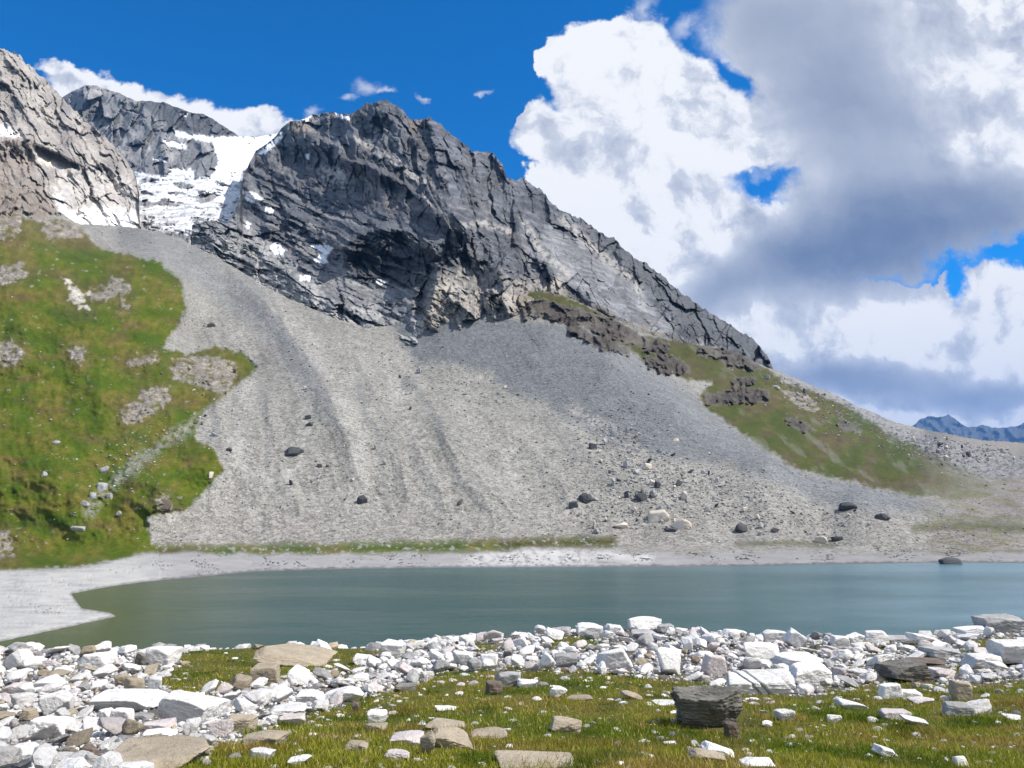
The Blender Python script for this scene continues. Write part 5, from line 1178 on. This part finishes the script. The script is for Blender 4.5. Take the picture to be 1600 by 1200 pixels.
# ------------------------------------------------------------------ boulders on the scree and in the far meadow
def surf_pts(px, py):
    px = np.asarray(px, float); py = np.asarray(py, float)
    Y, _, _ = surfA(px, py); X, Z = tdir(px, py)
    return X * Y, Y, EYE_Z + Z * Y
FARB = [  # left, right, top, base, kind, short, label, category
 (439, 471, 697, 713, 'black', 'large black boulder on the left scree', 'large black boulder alone on the pale scree left of centre'),
 (557, 573, 772, 788, 'black', 'black boulder low on the scree', 'upright black boulder low on the scree, left of centre'),
 (889, 903, 782, 793, 'black', 'small dark boulder of the pair', 'smaller dark boulder, left one of a pair low on the scree'),
 (905, 928, 769, 787, 'black', 'larger dark boulder of the pair', 'larger blue-black boulder, right one of a pair low on the scree'),
 (993, 1012, 769, 784, 'black', 'black boulder above the pink one', 'black boulder in the dark rock patch above the pink boulder'),
 (1014, 1046, 795, 815, 'cream', 'big pink boulder', 'big pinkish cream boulder at the foot of the scree'),
 (1052, 1081, 810, 827, 'cream', 'big cream boulder', 'big rounded cream boulder right of the pinkish one'),
 (1151, 1171, 816, 832, 'black', 'black boulder right of the cream one', 'black split boulder standing alone at the scree foot'),
 (1315, 1343, 783, 796, 'black', 'long black boulder on the right', 'long flat-topped black boulder on the grey scree at right'),
 (1371, 1392, 801, 813, 'black', 'black wedge boulder on the right', 'black wedge-shaped boulder right of the long flat-topped one'),
 (1274, 1294, 837, 849, 'cream', 'pale boulder on the right shore', 'pale boulder beside dark stones on the right far shore'),
 (1302, 1318, 837, 845, 'black', 'dark stone on the right shore', 'dark stone just right of the pale shore boulder'),
 (1205, 1219, 824, 832, 'black', 'dark boulder right of the split one', 'small dark boulder between the split one and the right shore'),
 (960, 982, 815, 826, 'cream', 'pale slab below the rock patch', 'pale flat boulder left below the big pinkish boulder'),
 (1040, 1058, 824, 831, 'black', 'flat dark stone under the cream boulder', 'flat dark stone at the left foot of the big cream boulder'),
 (1072, 1088, 837, 845, 'cream', 'low pale stone by the shore', 'low pale stone on the shore below the big cream boulder'),
 (1014, 1027, 749, 759, 'cream', 'cream boulder higher up', 'cream boulder on the scree above the black one'),
 (920, 934, 692, 702, 'black', 'dark rock high in the scree', 'dark rock with a pale top high on the scree right of centre'),
 (1004, 1020, 722, 735, 'cream', 'white boulder group', 'white boulder amid small pale ones on the right scree'),
 (1052, 1062, 684, 690, 'cream', 'white stone right of the group', 'single white stone high on the right scree'),
 (476, 486, 648, 655, 'black', 'small dark rock on the left scree', 'small dark rock, upper one of two, high on the left scree'),
 (476, 488, 659, 666, 'black', 'second small dark rock', 'small dark rock, lower one of two, high on the left scree'),
 (323, 337, 503, 511, 'brown', 'brown rock at the top of the left scree', 'brown rock alone near the top of the left scree'),
 (495, 503, 724, 730, 'black', 'dark stone right of the large black boulder', 'dark stone on the scree down right of the large black boulder'),
 (352, 362, 699, 705, 'black', 'dark stone by the meadow edge', 'dark stone on the scree close to the meadow lobe'),
 (154, 168, 727, 739, 'grey', 'grey-white boulder in the meadow', 'grey-white boulder standing in the left meadow'),
 (148, 164, 753, 766, 'grey', 'pale boulder with a dark side', 'pale boulder with a dark left side in the left meadow'),
 (136, 148, 768, 779, 'grey', 'white boulder lower in the meadow', 'white boulder just below the one with the dark side'),
 (124, 138, 781, 791, 'grey', 'flat pale stone in the meadow', 'flat pale stone at the lower left of the meadow boulders'),
 (165, 174, 770, 779, 'grey', 'small pale boulder in the meadow', 'small pale boulder on the right of the meadow boulders'),
 (64, 72, 736, 744, 'grey', 'white stone left in the meadow', 'white stone alone at the left of the meadow'),
 (180, 190, 798, 806, 'grey', 'grey stone near the scree edge', 'grey stone in the meadow near the scree edge'),
 (110, 132, 821, 829, 'grey', 'row of pale stones', 'low pale stones in a short row above the left shore'),
 (245, 265, 778, 794, 'brown', 'brown outcrop rock', 'brown outcrop rock with a pale face in the meadow lobe'),
 (80, 92, 688, 694, 'grey', 'flat white slab in the meadow', 'flat white slab lying in the upper left meadow'),
 (1476, 1507, 870, 883, 'black', 'black boulder in the water', 'black boulder standing in the lake at the right far shore'),
]
fx = np.array([0.5 * (q[0] + q[1]) for q in FARB]); fy = np.array([q[3] for q in FARB], float)
FX, FY, FZ = surf_pts(fx, fy)
for i, (a, b, t_, bs, kind, short, label) in enumerate(FARB):
    Yd = float(FY[i]) - 0.2
    if i == len(FARB) - 1: Yd = EYE_Z / -tan_dir(fx[i], bs - 1)[1]
    nm = {'black': 'black_boulder', 'cream': 'pale_boulder', 'brown': 'brown_boulder', 'grey': 'grey_boulder'}[kind]
    o = place_rock(nm, a, b, t_, bs, kind, label, 2000 + i * 5, fam=Yd, k=4, depth=0.8, sink=0.25, group='boulders on the far slope', blocky=[.0, .0, .2][i % 3], rough=.10, planes=8)
    o['category'] = 'boulder'
FLAND = [(0.5 * (q[0] + q[1]), 0.5 * (q[2] + q[3]), q[1] - q[0], q[5]) for q in FARB]

# ---- more boulders, each its own object; clustered where the photograph shows fields of blocks
def gauss(n_, cx, cy, sx, sy, rot=0):
    a = math.radians(rot); u1 = rg.randn(n_) * sx; v1 = rg.randn(n_) * sy
    return cx + u1 * math.cos(a) - v1 * math.sin(a), cy + u1 * math.sin(a) + v1 * math.cos(a)
CL = [(46, 1020, 745, 60, 16, 10), (40, 1000, 790, 42, 20, 0), (18, 975, 680, 30, 26, 20), (14, 1150, 770, 60, 18, 20), (20, 1230, 815, 70, 16, 5), (16, 950, 815, 50, 12, 0), (34, 1460, 697, 50, 12, 14), (22, 1550, 712, 40, 14, 0), (12, 700, 600, 80, 30, 20), (12, 480, 690, 70, 60, 30), (12, 340, 650, 20, 30, 0), (10, 620, 770, 90, 30, 0), (16, 1240, 620, 40, 16, 30)]
xs, ys, ss, ks = [], [], [], []
for (n_, cx, cy, sx, sy, rot) in CL:
    a, b = gauss(n_, cx, cy, sx, sy, rot)
    for q in range(n_):
        if a[q] < 5 or a[q] > 1595 or b[q] > 842: continue
        if b[q] < np.interp(a[q], [p_[0] for p_ in A_TOP], [p_[1] for p_ in A_TOP]) + 8: continue
        xs.append(a[q]); ys.append(b[q]); ss.append(3.5 + 8.5 * rg.rand() ** 2.4); ks.append(rg.choice(['cream', 'grey', 'grey', 'black', 'brown'] if cx < 900 else ['cream', 'grey', 'grey', 'black']))
bx_, by_, bz_ = surf_pts(xs, ys)
fb = {}
for q in range(len(xs)):
    j = min(range(len(FLAND)), key=lambda t: math.hypot(FLAND[t][0] - xs[q], FLAND[t][1] - ys[q]))
    fb.setdefault((j, direction(xs[q] - FLAND[j][0], ys[q] - FLAND[j][1])), []).append((math.hypot(FLAND[j][0] - xs[q], FLAND[j][1] - ys[q]), q))
for (j, d__), lst in fb.items():
    lst.sort()
    for r_, (_, q) in enumerate(lst):
        kind = ks[q]; jj = rg.randint(len(PROTO)); key = (jj, kind, 'f')
        nm = {'black': 'black_boulder', 'cream': 'pale_boulder', 'brown': 'brown_boulder', 'grey': 'grey_boulder'}[kind]
        if key not in pm:
            o = mesh_np(nm, PROTO[jj][0], PROTO[jj][1], RM[kind], True); pm[key] = o.data
        else:
            o = bpy.data.objects.new(nm, pm[key]); C.objects.link(o)
        s_ = ss[q] * by_[q] / FPX
        o.location = (bx_[q], by_[q] - 0.1 * s_, bz_[q] - 0.12 * s_); o.scale = (s_, s_ * rg.uniform(.6, .9), s_ * rg.uniform(1.5, 2.4)); o.rotation_euler = (rg.uniform(-.2, .2), rg.uniform(-.2, .2), rg.uniform(0, 6.28))
        o['label'] = '%s block on the far slope, %s %s the %s' % ({'black': 'dark', 'cream': 'pale', 'brown': 'brown', 'grey': 'grey'}[kind], ORD[min(r_, 39)], d__, FLAND[j][3])
        o['label'] = ' '.join(o['label'].split()[:16]); o['category'] = 'boulder'; o['group'] = 'boulders on the far slope'

# ---- scree stones: far too many to count
NS = 32000
sx = rg.uniform(-60, 1660, NS); sy = rg.uniform(350, 890, NS)
gL = psd(sx, sy, GRASS_L); gR = psd(sx, sy, GRASS_R)
topl = interp(sx, A_TOP)
dens = np.where((gL > 2) | (gR > 2), 0.05, 1.0) * np.where(sy < topl + 6, 0, 1)
dens *= np.where(gL > 2, 1.0, np.clip(0.35 + (sy - 480) / 420.0, 0.3, 1.0))
dens *= np.where(sy > 848, np.where(psd(sx, sy, WATER) > -1.5, 0, 0.30), 1) * np.where((sy > 866) & (sx < 250), 0.3, 1) * (0.6 + 0.8 * smooth(-0.2, 0.4, fbm(sx / 60, sy / 40, 4, 801)))
keep = rg.rand(NS) < dens; sx, sy = sx[keep], sy[keep]; n0 = len(sx)
for (n_, cx, cy, sgx, sgy, rot) in [(900, 1010, 745, 80, 22, 12), (900, 1000, 790, 60, 24, 0), (500, 970, 680, 36, 26, 20), (600, 1150, 775, 80, 20, 18), (500, 1230, 815, 90, 14, 4), (900, 1480, 705, 80, 16, 12), (300, 1270, 625, 60, 14, 32), (350, 700, 600, 90, 20, 15), (300, 210, 720, 60, 26, -35)]:
    a, b = gauss(n_, cx, cy, sgx, sgy, rot); q_ = (b > interp(a, A_TOP) + 6) & (b < 862)
    sx = np.concatenate([sx, a[q_]]); sy = np.concatenate([sy, b[q_]])
ex, ey, ez = surf_pts(sx, sy)
itm = []
for i_, (x, y, z, px_, py_) in enumerate(zip(ex, ey, ez, sx, sy)):
    s_ = ((0.9 + 3.2 * rg.rand() ** 6) if i_ < n0 else (1.4 + 3.6 * rg.rand() ** 3)) * y / FPX
    r_ = rg.rand(); al = (0.38, 0.37, 0.35) if r_ < .4 else (0.25, 0.245, 0.24) if r_ < .86 else (0.14, 0.14, 0.145) if r_ < .93 else (0.55, 0.52, 0.48)
    itm.append((x, y, z, s_, rg.uniform(.7, 1.3), np.array(al) * rg.uniform(.85, 1.15)))
scatter('scree_stones', itm, TINY, M_STONE, 'countless grey stones strewn over the far scree slope', 'scree')
